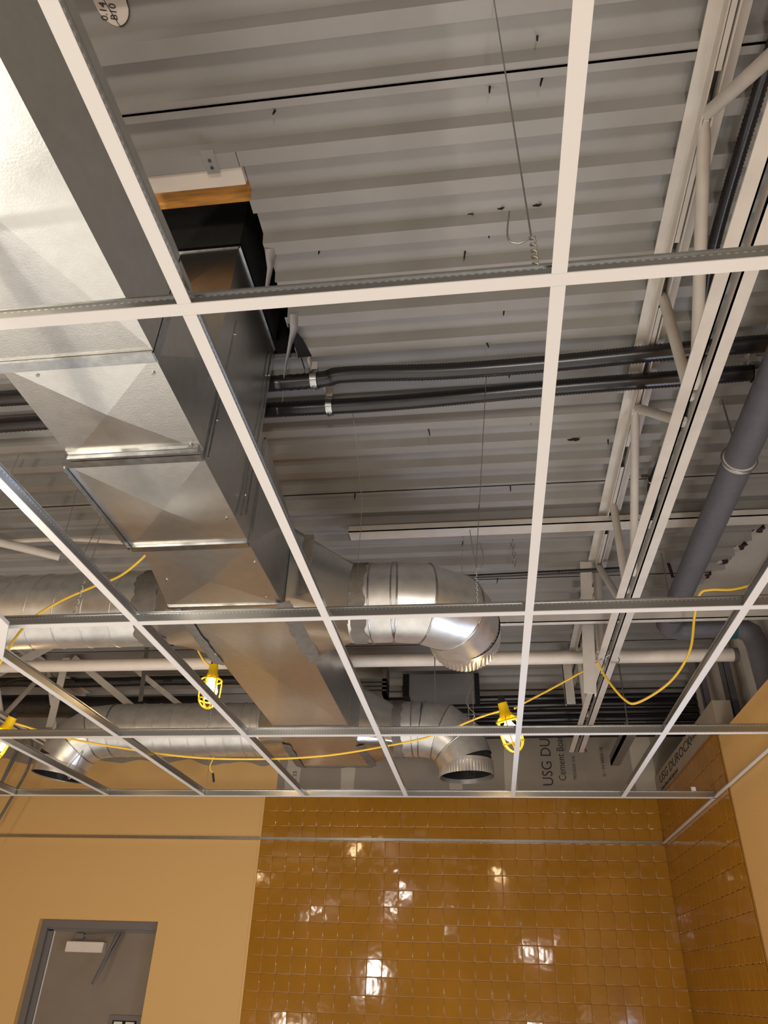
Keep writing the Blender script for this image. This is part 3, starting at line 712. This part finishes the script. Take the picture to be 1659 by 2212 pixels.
# far left dark duct void
# ================================================================ PIPES AND CONDUITS
def corr(pts, r, pitch=.0110, n=14, amp=.0032):
    # corrugated flexible conduit along a smooth path
    P = [Vector(p) for p in pts]; out = []
    def cr(p0, p1, p2, p3, t): return .5*((2*p1)+(-p0+p2)*t+(2*p0-5*p1+4*p2-p3)*t*t+(-p0+3*p1-3*p2+p3)*t**3)
    for i in range(len(P)-1):
        a = P[max(0, i-1)]; d = P[min(len(P)-1, i+2)]; L = (P[i+1]-P[i]).length; m = max(1, int(L/(pitch/2)))
        for k in range(m): out.append(cr(a, P[i], P[i+1], d, k/m))
    out.append(P[-1]); m_ = MB(); m_.tube(out, r, n, rf=lambda i: r if i % 2 else r-amp); return m_
def strap(x, y, z, r, label):
    S = Thing('conduit_strap', label, 'strap', (x, y, z))
    m_ = MB(); cc = [(x, y+math.cos(a)*(r+.003), z+math.sin(a)*(r+.003)) for a in [2*PI*k/20 for k in range(20)]]
    A = [(x-.012, p[1], p[2]) for p in cc]; B = [(x+.012, p[1], p[2]) for p in cc]; m_.loft(A, B, True); A2 = [(x-.012, y+(p[1]-y)*1.12, z+(p[2]-z)*1.12) for p in cc]; B2 = [(x+.012, p[1], p[2]) for p in A2]; m_.loft(A2, B2, True); m_.loft(A, A2); m_.loft(B, B2)
    S.part('band', m_, 'cleat')
    S.part('clamp_screw', (lambda q: (q.tube([(x, y, z-r-.020), (x, y, z-r)], .005, 8), q)[1])(MB()), 'cleat')
    S.part('hanger_arm', MB().box(x-.011, x+.011, y-.004-r*.6, y+.004-r*.6, z+r*.5, DZ).box(x-.022, x-.014, y-.05, y+.02, DZ-.018, DZ), 'steel_paint')
single('flexible_conduit', corr([(-4.1, 1.20, .945), (-1.2, 1.16, .95), (.36, 1.176, .950), (.62, 1.160, .955), (1.0, 1.172, .95), (1.383, 1.169, .952), (1.86, 1.145, .95), (2.60, 1.13, .95)], 0.0315), 'black', 'upper of two black corrugated conduits crossing behind the duct riser', 'conduit', 'paired black conduits')
single('flexible_conduit', corr([(-4.1, 1.36, .945), (-.85, 1.315, .95), (.33, 1.32, .948), (.8, 1.318, .945), (1.391, 1.298, .95), (1.884, 1.287, .95), (2.60, 1.27, .95)], 0.0315), 'black', 'lower of two black corrugated conduits crossing behind the duct riser', 'conduit', 'paired black conduits')
strap(.505, 1.170, .951, 0.0315, 'bright strap clamping the upper black conduit next to the duct riser')
strap(.535, 1.318, .948, 0.0315, 'bright strap clamping the lower black conduit next to the duct riser')
strap(2.125, 1.135, .95, 0.0315, 'bright strap clamping the upper black conduit at the right edge')
strap(2.09, 1.282, .95, 0.0315, 'bright strap clamping the lower black conduit at the right edge')
single('flexible_conduit', corr([(1.85, -.6, .985), (1.831, .223, .985), (1.83, .732, .985), (1.86, 1.05, .98), (1.895, 1.476, .985), (1.895, 1.60, .985), (1.858, 1.964, .97), (1.885, 2.10, .97), (1.893, 2.24, .965)], .019, n=12), 'black', 'black corrugated conduit running front to back just right of the joist', 'conduit')
rg = MB(); rg.loop_tube(circ((1.858, 1.955, .972), (0, 1, 0), .022, 20), .004, 6); rg.box(1.81, 1.842, 1.95, 1.962, .985, 1.0)
single('conduit_clip', rg, 'cleat', 'small bright clip on the black conduit right of the joist', 'clip')
single('flexible_conduit', corr([(.45, 2.72, .93), (1.0, 2.73, .935), (1.5, 2.74, .95), (1.74, 2.74, .955), (1.86, 2.74, .958)], .013, n=10), 'black', 'thin black corrugated conduit beyond the upper elbow, left of the hanging plate', 'conduit')
# bundle of conduits over the back wall
bl = ['top', 'second from the top', 'third from the top', 'fourth from the top', 'fifth from the top', 'bottom']
for i in range(6):
    z = .905-i*.054
    single('flexible_conduit', corr([(.30, 4.60+.02*(i % 2), z-.01), (1.0, 4.60+.02*(i % 2), z+jit(.01)), (1.8, 4.60, z+jit(.006)), (2.595, 4.60, z)], .0262, pitch=.012, n=12), 'black', 'black conduit of the bundle above the back wall, %s' % bl[i], 'conduit', 'conduit bundle above the back wall')
# painted white pipe crossing the whole ceiling
wp = Thing('white_pipe', 'long off-white painted pipe crossing left to right in front of the back wall', 'pipe', (0, 3.2, .66))
wp.part('pipe', (lambda q: (q.tube([(-4.1, 3.22, .675), (2.455, 3.2, .650)], .036, 24), q)[1])(MB()), 'whitep')
wp.part('end_coupling', (lambda q: (q.tube([(2.44, 3.2, .650), (2.466, 3.2, .650)], .039, 24), q)[1])(MB()), 'mastic')
# grey drain pipe
gp = Thing('drain_pipe', 'grey drain pipe running along the right side and turning down behind the yellow wall', 'pipe', (2.07, 2.9, .75))
def smooth_path(pts, n=6):
    P = [Vector(p) for p in pts]; out = []
    for i in range(len(P)-1):
        a = P[max(0, i-1)]; d = P[min(len(P)-1, i+2)]; b_, c = P[i], P[i+1]
        for k in range(n):
            t = k/n; out.append(.5*((2*b_)+(-a+c)*t+(2*a-5*b_+4*c-d)*t*t+(-a+3*b_-3*c+d)*t**3))
    out.append(P[-1]); return out
def tb(pts, r, n=20, cap=True):
    q = MB(); q.tube(pts, r, n, cap=cap); return q
gp.part('pipe', tb([(2.035, -.5, .755), (2.075, 2.90, .750)], .056, 24), 'grayp')
gp.part('coupling', tb([(2.058, 1.52, .751), (2.059, 1.545, .751)], .059, 24), 'drywall')
gp.part('elbow', tb([(2.075, 2.86, .750), (2.078, 2.99, .748), (2.10, 3.03, .745), (2.15, 3.04, .742), (2.20, 3.04, .74)], .061, 24), 'grayp')
gp.part('branch_pipe', tb([(2.10, 3.03, .745), (2.40, 3.03, .735)], .054, 24), 'grayp')
gp.part('coupling_ring', tb([(2.395, 3.03, .736), (2.425, 3.03, .735)], .060, 24), 'green')
gp.part('down_pipe', tb([(2.40, 3.03, .735), (2.46, 3.03, .730), (2.50, 3.03, .700), (2.515, 3.03, .64), (2.52, 3.03, .10)], .056, 24), 'grayp')
rh = Thing('rod_hanger', 'threaded rod with a ring hanging the grey drain pipe', 'hanger', (2.06, 1.53, .8))
rh.part('rod', tb([(2.045, 1.50, DZ), (2.058, 1.53, .83)], .004, 6), 'wire')
rh.part('ring', MB().loop_tube(circ((2.058, 1.53, .752), (0, 1, 0), .062, 28), .004, 6), 'wire'); rh.part('nut', tb([(2.058, 1.53, .82), (2.058, 1.53, .85)], .010, 6), 'wire')
# rods with a tag on the right
rt = Thing('tagged_rod', 'thin steel rod with a small rust-red tag hanging left of the grey drain pipe', 'rod', (2.03, 2.70, .9))
rt.part('rod', tb([(2.035, 2.70, DZ), (2.03, 2.70, .72)], .003, 6), 'wire'); rt.part('tag', MB().bar((2.058, 2.69, .955), (2.066, 2.69, .87), .016, .004, (0, 1, 0)), 'rust')
single('steel_rod', tb([(2.00, 4.1, DZ), (2.00, 4.10, .46)], .005, 6), 'wire', 'thin steel rod hanging from the deck beyond the white pipe at right', 'rod')
pk = MB(); pk.box(1.93, 1.99, 3.75, 4.55, .40, .43); pk.box(1.93, 1.935, 3.75, 4.55, .40, .47)
single('channel_strut', pk, 'mastic', 'grimy steel channel hanging on a rod behind the rightmost cross tee', 'strut')
# studs and box behind the right wall
for i, (y, w_, lab) in enumerate([(3.62, .09, 'wide grey steel stud behind the top of the yellow wall'), (4.10, .05, 'narrower steel stud farther along behind the tiled wall')]):
    S = MB(); S.box(2.50, 2.503, y-w_/2, y+w_/2, .28, 1.0); S.box(2.50, 2.54, y-w_/2, y-w_/2+.003, .28, 1.0); S.box(2.50, 2.54, y+w_/2-.003, y+w_/2, .28, 1.0)
    single('steel_stud', S, 'grayp', lab, 'stud')
single('knockout_plate', MB().add([(2.498, 3.62+math.cos(a)*.015, .86+math.sin(a)*.015) for a in [2*PI*k/12 for k in range(12)]], [tuple(range(12))]), 'blackdeep', 'round black knockout hole in the wide grey steel stud', 'hole')
db = MB(); db.box(2.56, 2.60, 3.1, 5.0, .42, .98)
single('drywall_panel', MB().box(2.585, 2.599, 2.70, 3.50, .27, .93), 'white', 'white drywall panel behind the end of the white pipe', 'panel')
# grey equipment box over the back wall
gb = Thing('sheet_box', 'grey sheet-metal box with black edges under the deck behind the lower elbow', 'box', (.78, 4.4, .95))
gb.part('body', MB().box(.545, 1.02, 4.38, 4.60, .86, 1.015), 'blockw'); gb.part('black_edge', MB().box(.50, .545, 4.37, 4.60, .85, 1.015), 'blackdeep'); gb.part('black_edge', MB().box(1.02, 1.055, 4.37, 4.60, .85, 1.015), 'blackdeep')
fo = MB()
for i in range(4): fo.box(.18+.03*i, .40, 4.2, 4.37, .90-.03*i, .92-.03*i)
fo.box(.37, .40, 4.2, 4.37, .81, DZ)
single('folded_sheets', fo, 'blockw', 'stack of folded grey sheets beside the black-edged box', 'sheet metal')
# left background: black insulated pipes
single('insulated_pipe', tb(smooth_path([(-4.1, 4.35, .80), (-2.3, 4.35, .80), (-1.85, 4.35, .78), (-.9, 4.38, .79)]), .085, 20), 'insul_and_shade', 'thick black insulated pipe behind the elbow at far left', 'pipe')
single('insulated_pipe', tb(smooth_path([(-3.4, 4.2, .93), (-2.5, 4.2, .94), (-2.05, 4.22, .93), (-1.2, 4.25, .95), (-.1, 4.3, .95)]), .034, 14), 'insul_and_shade', 'thinner black pipe above the thick insulated pipe at far left', 'pipe')
single('black_cable', tb(smooth_path([(-2.62, 4.2, .80), (-2.52, 4.15, .90), (-2.3, 4.1, .93), (-1.9, 4.1, .90)]), .012, 8), 'black', 'bent black cable by the far left joist', 'cable')
# left structure: diagonal braces and straps
for i, (p, q, w_, lab) in enumerate([((-2.75, 3.60, .44), (-1.82, 3.60, .985), .060, 'white channel brace sloping up to the right at the far left edge'),
        ((-1.90, 3.9, 1.0), (-1.88, 3.9, .50), .055, 'short white vertical channel between the diagonal braces at left'),
        ((-1.86, 3.92, 1.01), (-1.05, 3.92, .45), .045, 'white diagonal brace sloping down right above the elbow duct'),
        ((-1.50, 3.99, 1.01), (-.72, 3.99, .47), .035, 'thin diagonal brace left of the perforated strap')]):
    m_ = MB(); m_.bar(p, q, w_, .006, (0, 1, 0)); m_.bar((p[0], p[1]+.015, p[2]), (q[0], q[1]+.015, q[2]), .006, .03, (0, 1, 0)); single('channel_brace', m_, 'steel_paint', lab, 'brace')
ps = MB(); ps.bar((-1.165, 3.62, 1.0), (-1.125, 3.62, .575), .030, .0015, (0, 1, 0)); single('duct_strap', ps, 'cleat', 'galvanised strap hanging the far left spiral duct', 'strap')
single('duct_strap', MB().bar((-.93, 1.58, 1.01), (-1.14, 1.80, .60), .030, .0015, (.7, .7, 0)), 'blockw', 'grey metal strap sloping down to the big spiral duct at the left edge', 'strap')
single('painted_pipe', tb([(-1.55, 2.05, .93), (-1.12, 2.35, .93)], .022, 12), 'whitep', 'short white pipe under the deck at the left edge', 'pipe')
single('painted_pipe', tb(smooth_path([(-1.7, 2.25, .965), (-1.1, 2.22, .96), (-.75, 2.22, .93), (-.52, 2.22, .90)]), .012, 10), 'whitep', 'thin white flexible pipe sagging behind the big spiral duct', 'pipe')
# ================================================================ SUSPENDED GRID
S_ = .6096
def tee(name, L, label, cat, group, loc, rotz):
    T = Thing(name, label, cat, (0, 0, 0), group)
    fl = MB(); fl.box(0, L, -.012, .012, 0, .0012); fl.box(0, L, -.012, -.0112, .0012, .0022); fl.box(0, L, .0112, .012, .0012, .0022)
    T.part('flange', fl, 'white', label='white enamelled flange')
    wb = MB(); wb.box(0, L, -.0009, .0009, .0012, .033)
    T.part('web', wb, 'web')
    bu = MB(); bu.extr([(-.0032, .0325), (.0032, .0325), (.0036, .0350), (.0026, .0395), (-.0026, .0395), (-.0036, .0350)], 0, 0, L); T.part('bulb', bu, 'tee_metal')
    T.o.location = (loc[0], loc[1], loc[2]+GZ); T.o.rotation_euler = (0, 0, rotz); return T.o
rows = ['nearest main grid tee, crossing left to right over the duct at upper third', 'second main grid tee from the camera, crossing below the big spiral duct',
        'third main grid tee from the camera, crossing behind the caged lamp', 'farthest main grid tee, ending at the tiled right wall']
base = tee('main_tee', XR-.012-(-3.95), rows[0], 'ceiling grid tee', 'main tees of the ceiling grid', (-3.95, 0, 0), 0)
for j in (1, 2, 3): dup(base, (-3.95, j*2*S_, 0), rows[j])
bays = {0: ('nearest bay', (1, 2)), 1: ('second bay', (0, 1, 2, 3)), 2: ('third bay', (-1, 0, 1, 2, 3)), 3: ('farthest bay', (-3, -2, -1, 0, 1, 2, 3))}
ordn = ['first', 'second', 'third', 'fourth', 'fifth', 'sixth', 'seventh']
L4 = 2*S_ - .0246
cbase = None
for b_, (bn, idx) in bays.items():
    for q, i in enumerate(idx):
        lab = 'white cross tee of the %s, %s from the left in the photo' % (bn, ordn[q])
        loc = (i*S_, (b_-1)*2*S_ + .0123, 0)
        if cbase is None: cbase = tee('cross_tee', L4, lab, 'ceiling grid tee', 'cross tees of the ceiling grid', loc, PI/2)
        else: dup(cbase, loc, lab)
# small clips of the tee ends and the hold-down tab at the right wall
ct = MB(); ct.box(2.17, 2.205, 3.652, 3.656, .032, .060)
single('wall_clip', MB().box(2.205, 2.228, 3.650, 3.664, .038, .058), 'white', 'tiny white clip on the end of the farthest main tee by the right wall', 'clip')

# lay-in white panel corner at the left edge
wpn = MB(); wpn.extr([(-.335, 1.02), (-.345, 1.10), (-.52, 1.36), (-.95, 1.30), (-.95, .55), (-.72, .62)], 2, -.052, -.040)
lp = single('ceiling_panel', wpn, 'white', 'white panel poking in at the left edge below the grid', 'panel')

# hanger wires
def twist(c, z0, z1, r, turns):
    n = 10; N = int(turns*n); return [(c[0]+math.cos(2*PI*i/n)*r+(c[2] if len(c) > 2 else 0)*i/N, c[1]+math.sin(2*PI*i/n)*r, z0+(z1-z0)*i/N) for i in range(N+1)]
def wire(segs, label, r=.0014, gp='hanger wires of the ceiling grid'):
    m_ = MB()
    for s_ in segs: m_.tube(s_, r, 6)
    return single('hanger_wire', m_, 'wire', label, 'wire', gp)
wire([[(1.17, .017, DZ), (1.186, .004, .112)], twist((1.187, 0), .115, .036, .0045, 5), smooth_path([(1.154, 0, .185), (1.147, 0, .115), (1.165, .004, .103), (1.186, 0, .112)])], 'hanger wire with a curled tail on the nearest main tee', .0017)
wire([[(1.140, 1.279, DZ), (1.070, 1.222, .16)], twist((1.068, 1.22), .15, .036, .004, 7), smooth_path([(1.085, 1.222, .25), (1.095, 1.22, .19), (1.08, 1.22, .155), (1.068, 1.22, .18), (1.055, 1.222, .30)])], 'hanger wire with a loop, tied to the second main tee above the upper elbow')
wire([[(.60, 1.45, DZ), (.62, 1.66, .72), (.610, 1.70, .40)]], 'thin wire hanging beside the riser below the black conduits', .0013)
wire([[(-.781, 2.096, DZ), (-.30, 1.30, .30), (0.0, .876, .040)]], 'slanting thin wire tied to the first cross tee of the second bay', .0012)
wire([[(-.205, 1.22, .36), (-.219, 1.22, .15)], twist((-.219, 1.22), .16, .036, .005, 5)], 'short twisted wire standing on the second main tee at left')
wire([[(-.62, 1.6, .95), (-.50, 1.45, .55), (-.46, 1.40, .40)]], 'slanting wire in front of the big spiral duct at left', .0012)
wire([smooth_path([(1.035, 2.44, .24), (1.00, 2.44, .15), (1.030, 2.44, .10)]), [(1.030, 2.45, .62), (1.030, 2.44, .10)], twist((1.030, 2.44), .10, .036, .004, 4)], 'bent hanger wire tied to the third main tee by the lower elbow')
wire([[(-.19, 2.44, .30), (-.182, 2.44, .10)], twist((-.182, 2.44), .11, .036, .004, 4)], 'twisted wire on the third main tee below the middle caged lamp')
wire([[(-.62, 3.655, .30), (-.60, 3.655, .036)]], 'wire tail standing on the farthest main tee at left')
for x, z, lab in ((.824, .30, 'left of two thin steel rods hanging behind the upper elbow'), (.998, .25, 'right of two thin steel rods hanging behind the upper elbow')):
    single('steel_rod', tb([(x, 3.0, DZ), (x, 3.0, z)], .0032, 6), 'wire', lab, 'rod')
wire([twist((1.012, 2.38, -.012), .985, .76, .004, 9)], 'pair of twisted wires hanging from the deck above the upper elbow', .0012)
ch = MB(); 
for i in range(7):
    z = 1.01-i*.025; ch.loop_tube([Vector((1.262+(math.cos(a)*.007 if i % 2 else 0), 2.5+(0 if i % 2 else math.cos(a)*.007), z+math.sin(a)*.014)) for a in [2*PI*k/12 for k in range(12)]], .002, 5)
single('steel_chain', ch, 'cleat', 'short bright steel chain hanging from the deck left of the second cross tee', 'chain')
dg = Thing('dangling_lead', 'short lead with a black plug dangling behind the farthest main tee at left', 'cable', (-.30, 2.9, -.02))
dg.part('lead', tb(smooth_path([(-.305, 2.9, .03), (-.318, 2.9, -.02), (-.296, 2.9, -.05)]), .003, 6), 'cord'); dg.part('plug', tb([(-.297, 2.9, -.05), (-.285, 2.9, -.092)], .006, 8), 'rubber')
wire([smooth_path([(-1.365, 3.50, .235), (-1.43, 3.50, .135), (-1.405, 3.50, .065), (-1.365, 3.50, .225)])], 'thin white wire loop hanging beside the open elbow at left', .003)

# ================================================================ STRING LIGHTS
def caged_lamp(c, label, tilt=(0, 0, 0), sc=1.30):
    wx, wy, wz = c; x, y, z = 0, 0, 0; T = Thing('caged_lamp', label, 'string light', (0, 0, 0), 'yellow caged string lamps')
    q = MB(); q.tube([(x, y, z+.098), (x, y, z+.062), (x, y, z+.058), (x, y, z+.035)], .02, 16, rf=lambda i: (.017, .019, .023, .024)[i]); T.part('socket', q, 'yellow')
    q = MB(); q.tube([(x, y, z+.125), (x, y, z+.115), (x, y, z+.096)], .012, 10, rf=lambda i: (.004, .012, .016)[i]); T.part('hook', q, 'rubber')
    prof = [(.024, .048), (.040, .034), (.041, -.02), (.036, -.052), (.020, -.072), (.004, -.078)]
    for k in range(6):
        a = 2*PI*k/6+.3; g = MB(); g.tube(smooth_path([(x+math.cos(a)*p[0], y+math.sin(a)*p[0], z+p[1]) for p in prof], 3), .0030, 6); T.part('guard_rib', g, 'yellow')
    g = MB(); g.loop_tube(circ((x, y, z+.034), (0, 0, 1), .0405, 24), .0034, 6); g.loop_tube(circ((x, y, z-.045), (0, 0, 1), .038, 24), .0034, 6); T.part('guard_ring', g, 'yellow')
    b_ = MB(); rr = [(.010, .036), (.014, .024), (.026, .006), (.030, -.010), (.026, -.028), (.014, -.040), (.002, -.043)]
    b_.tube([(x, y, z+p[1]) for p in rr], .02, 20, rf=lambda i: rr[i][0]); T.part('bulb', b_, 'bulb')
    T.o.rotation_euler = tilt; T.o.location = (wx, wy, wz+GZ); T.o.scale = (sc, sc, sc); return T.o
caged_lamp((1.195, 2.70, .10), 'lit yellow caged lamp hanging behind the second cross tee at right', (.25, -.25, 0))
caged_lamp((-.305, 2.70, .32), 'lit yellow caged lamp hanging above the lower spiral duct', (0, 0, 0))
caged_lamp((-1.38, 2.70, .06), 'lit yellow caged lamp cut off by the left edge of the photo', (.1, .35, 0))
for (p, lab) in (((-.17, -2.2, .25), 'caged lamp behind the camera'),): pass
def cord(pts, label, r=.0052): return single('power_cord', tb(smooth_path(pts, 8), r, 8), 'cord', label, 'cord', 'yellow string light cord')
cord([(2.59, 2.26, .74), (2.34, 2.28, .632), (2.20, 2.28, .590), (2.10, 2.28, .590), (2.055, 2.30, .580), (2.03, 2.36, .50), (2.045, 2.60, .43), (1.97, 2.75, .34), (1.83, 2.85, .275), (1.77, 2.88, .30), (1.70, 2.9, .42), (1.672, 2.9, .50)], 'yellow cord sagging from the right edge to the wire tie at the joist', .0062)
cord([(1.668, 2.9, .50), (1.44, 2.88, .37), (1.27, 2.82, .265), (1.225, 2.74, .215)], 'taut yellow cord from the wire tie at the joist down to the right lamp')
cord([(1.165, 2.74, .205), (1.05, 2.80, .19), (.81, 2.9, .13), (.57, 2.9, .08), (.27, 2.9, .035), (-.06, 2.9, .020), (-.46, 2.9, .033), (-.98, 2.88, .10), (-1.2, 2.85, .14), (-1.36, 2.72, .165)], 'yellow cord sagging under the duct from the right lamp to the left lamp')
cord([(-.305, 2.70, .43), (-.36, 2.66, .47), (-.40, 2.6, .56), (-.42, 2.5, .70)], 'yellow cord rising left from the middle lamp')
cord([(-.300, 2.70, .43), (-.28, 2.68, .49), (-.285, 2.62, .56)], 'yellow cord stub rising from the middle lamp')
cord([(-.76, 1.62, -.06), (-.70, 1.6, .04), (-.675, 1.6, .13), (-.63, 1.6, .21), (-.54, 1.6, .28), (-.42, 1.6, .34), (-.31, 1.6, .39), (-.2, 1.55, .45), (-.12, 1.50, .52)], 'yellow cord curving up from the left edge in front of the big spiral duct')
wt = MB(); wt.tube(smooth_path([(1.60, 2.86, .60), (1.63, 2.87, .55), (1.665, 2.88, .50), (1.70, 2.87, .515), (1.73, 2.86, .53), (1.755, 2.86, .54)]), .004, 6)
wt.loop_tube([Vector((1.755+math.cos(a)*.028, 2.92, .525+math.sin(a)*.020)) for a in [2*PI*k/14 for k in range(14)]], .0025, 5)
single('wire_tie', wt, 'wire', 'twisted wire tying the yellow cord to the joist bottom chord', 'wire')
# grey cables at the far left edge
single('grey_cable', tb(smooth_path([(-2.78, 4.9, -.10), (-2.66, 4.9, .26), (-2.60, 4.9, .45), (-2.605, 4.9, .60), (-2.66, 4.9, .72), (-2.74, 4.9, .62), (-2.80, 4.9, .30), (-2.84, 4.9, .05)]), .011, 8), 'mastic', 'looped grey cable hanging down the painted wall at the far left', 'cable')
single('grey_cable', tb(smooth_path([(-2.70, 4.9, .70), (-2.76, 4.9, .45), (-2.83, 4.9, .2)]), .008, 8), 'mastic', 'straight grey cable just left of the looped one', 'cable')

# ================================================================ DOOR
DY = YB+.085
d = MB(); d.box(DX0+.105, DX1-.002, DY+.012, DY+.05, ZF+.01, -.640); dr = struct('door_1', d, 'door')
def dpart(name, m_, mm, par=dr): o = build(name, m_, mm, par); o.location = (0, 0, GZ) if par is dr else (0, 0, 0); return o
f = MB(); f.box(DX0+.005, DX0+.055, DY-.035, DY+.054, ZF, DT-.001); f.box(DX0+.055, DX0+.095, DY-.008, DY+.054, ZF, -.632); f.box(DX0+.055, DX1, DY-.035, DY+.054, -.622, DT-.001); f.box(DX0+.055, DX1, DY-.008, DY+.054, -.640, -.622)
dpart('door_frame', f, 'frame')
dpart('hinge_edge', MB().box(DX0+.097, DX0+.105, DY+.004, DY+.05, ZF+.01, -.640), 'whitep')
cl = dpart('door_closer', MB().bevbox(-2.095, -1.80, DY-.045, DY+.012, -.775, -.705, .005), 'whitep')
dpart('closer_arm', MB().bar((-1.98, DY-.02, -.668), (-1.70, DY-.05, -.660), .016, .012).bar((-1.70, DY-.06, -.655), (-1.775, DY-.14, -.97), .022, .012).bar((-1.775, DY-.14, -.97), (-1.68, DY-.02, -.64), .022, .012), 'frame')
dpart('closer_shoe', MB().bevbox(-2.055, -1.985, DY-.02, DY+.012, -.690, -.650, .004), 'frame')
ex = dpart('vision_panel', MB().box(-1.665, -1.425, DY+.002, DY+.013, -1.60, -1.150), 'frame')
dpart('panel_glass', MB().box(-1.635, -1.455, DY+.0, DY+.003, -1.58, -1.180), 'blackdeep')
dpart('panel_note', MB().box(-1.622, -1.560, DY-.0015, DY-.0005, -1.30, -1.187).box(-1.535, -1.47, DY-.0015, DY-.0005, -1.30, -1.187), 'whitep')
# painted reveal of the opening
rv = MB(); rv.box(DX0-.0005, DX0+.005, YB-.0005, YB+.14, ZF, DT); rvo = build('door_reveal', rv, 'paint', ob); rvo.location = (0, 0, GZ)
struct('wall_behind_door', MB().box(DX0-.2, DX1+.2, YB+.14, YB+.16, ZF, 0), 'blackdeep')
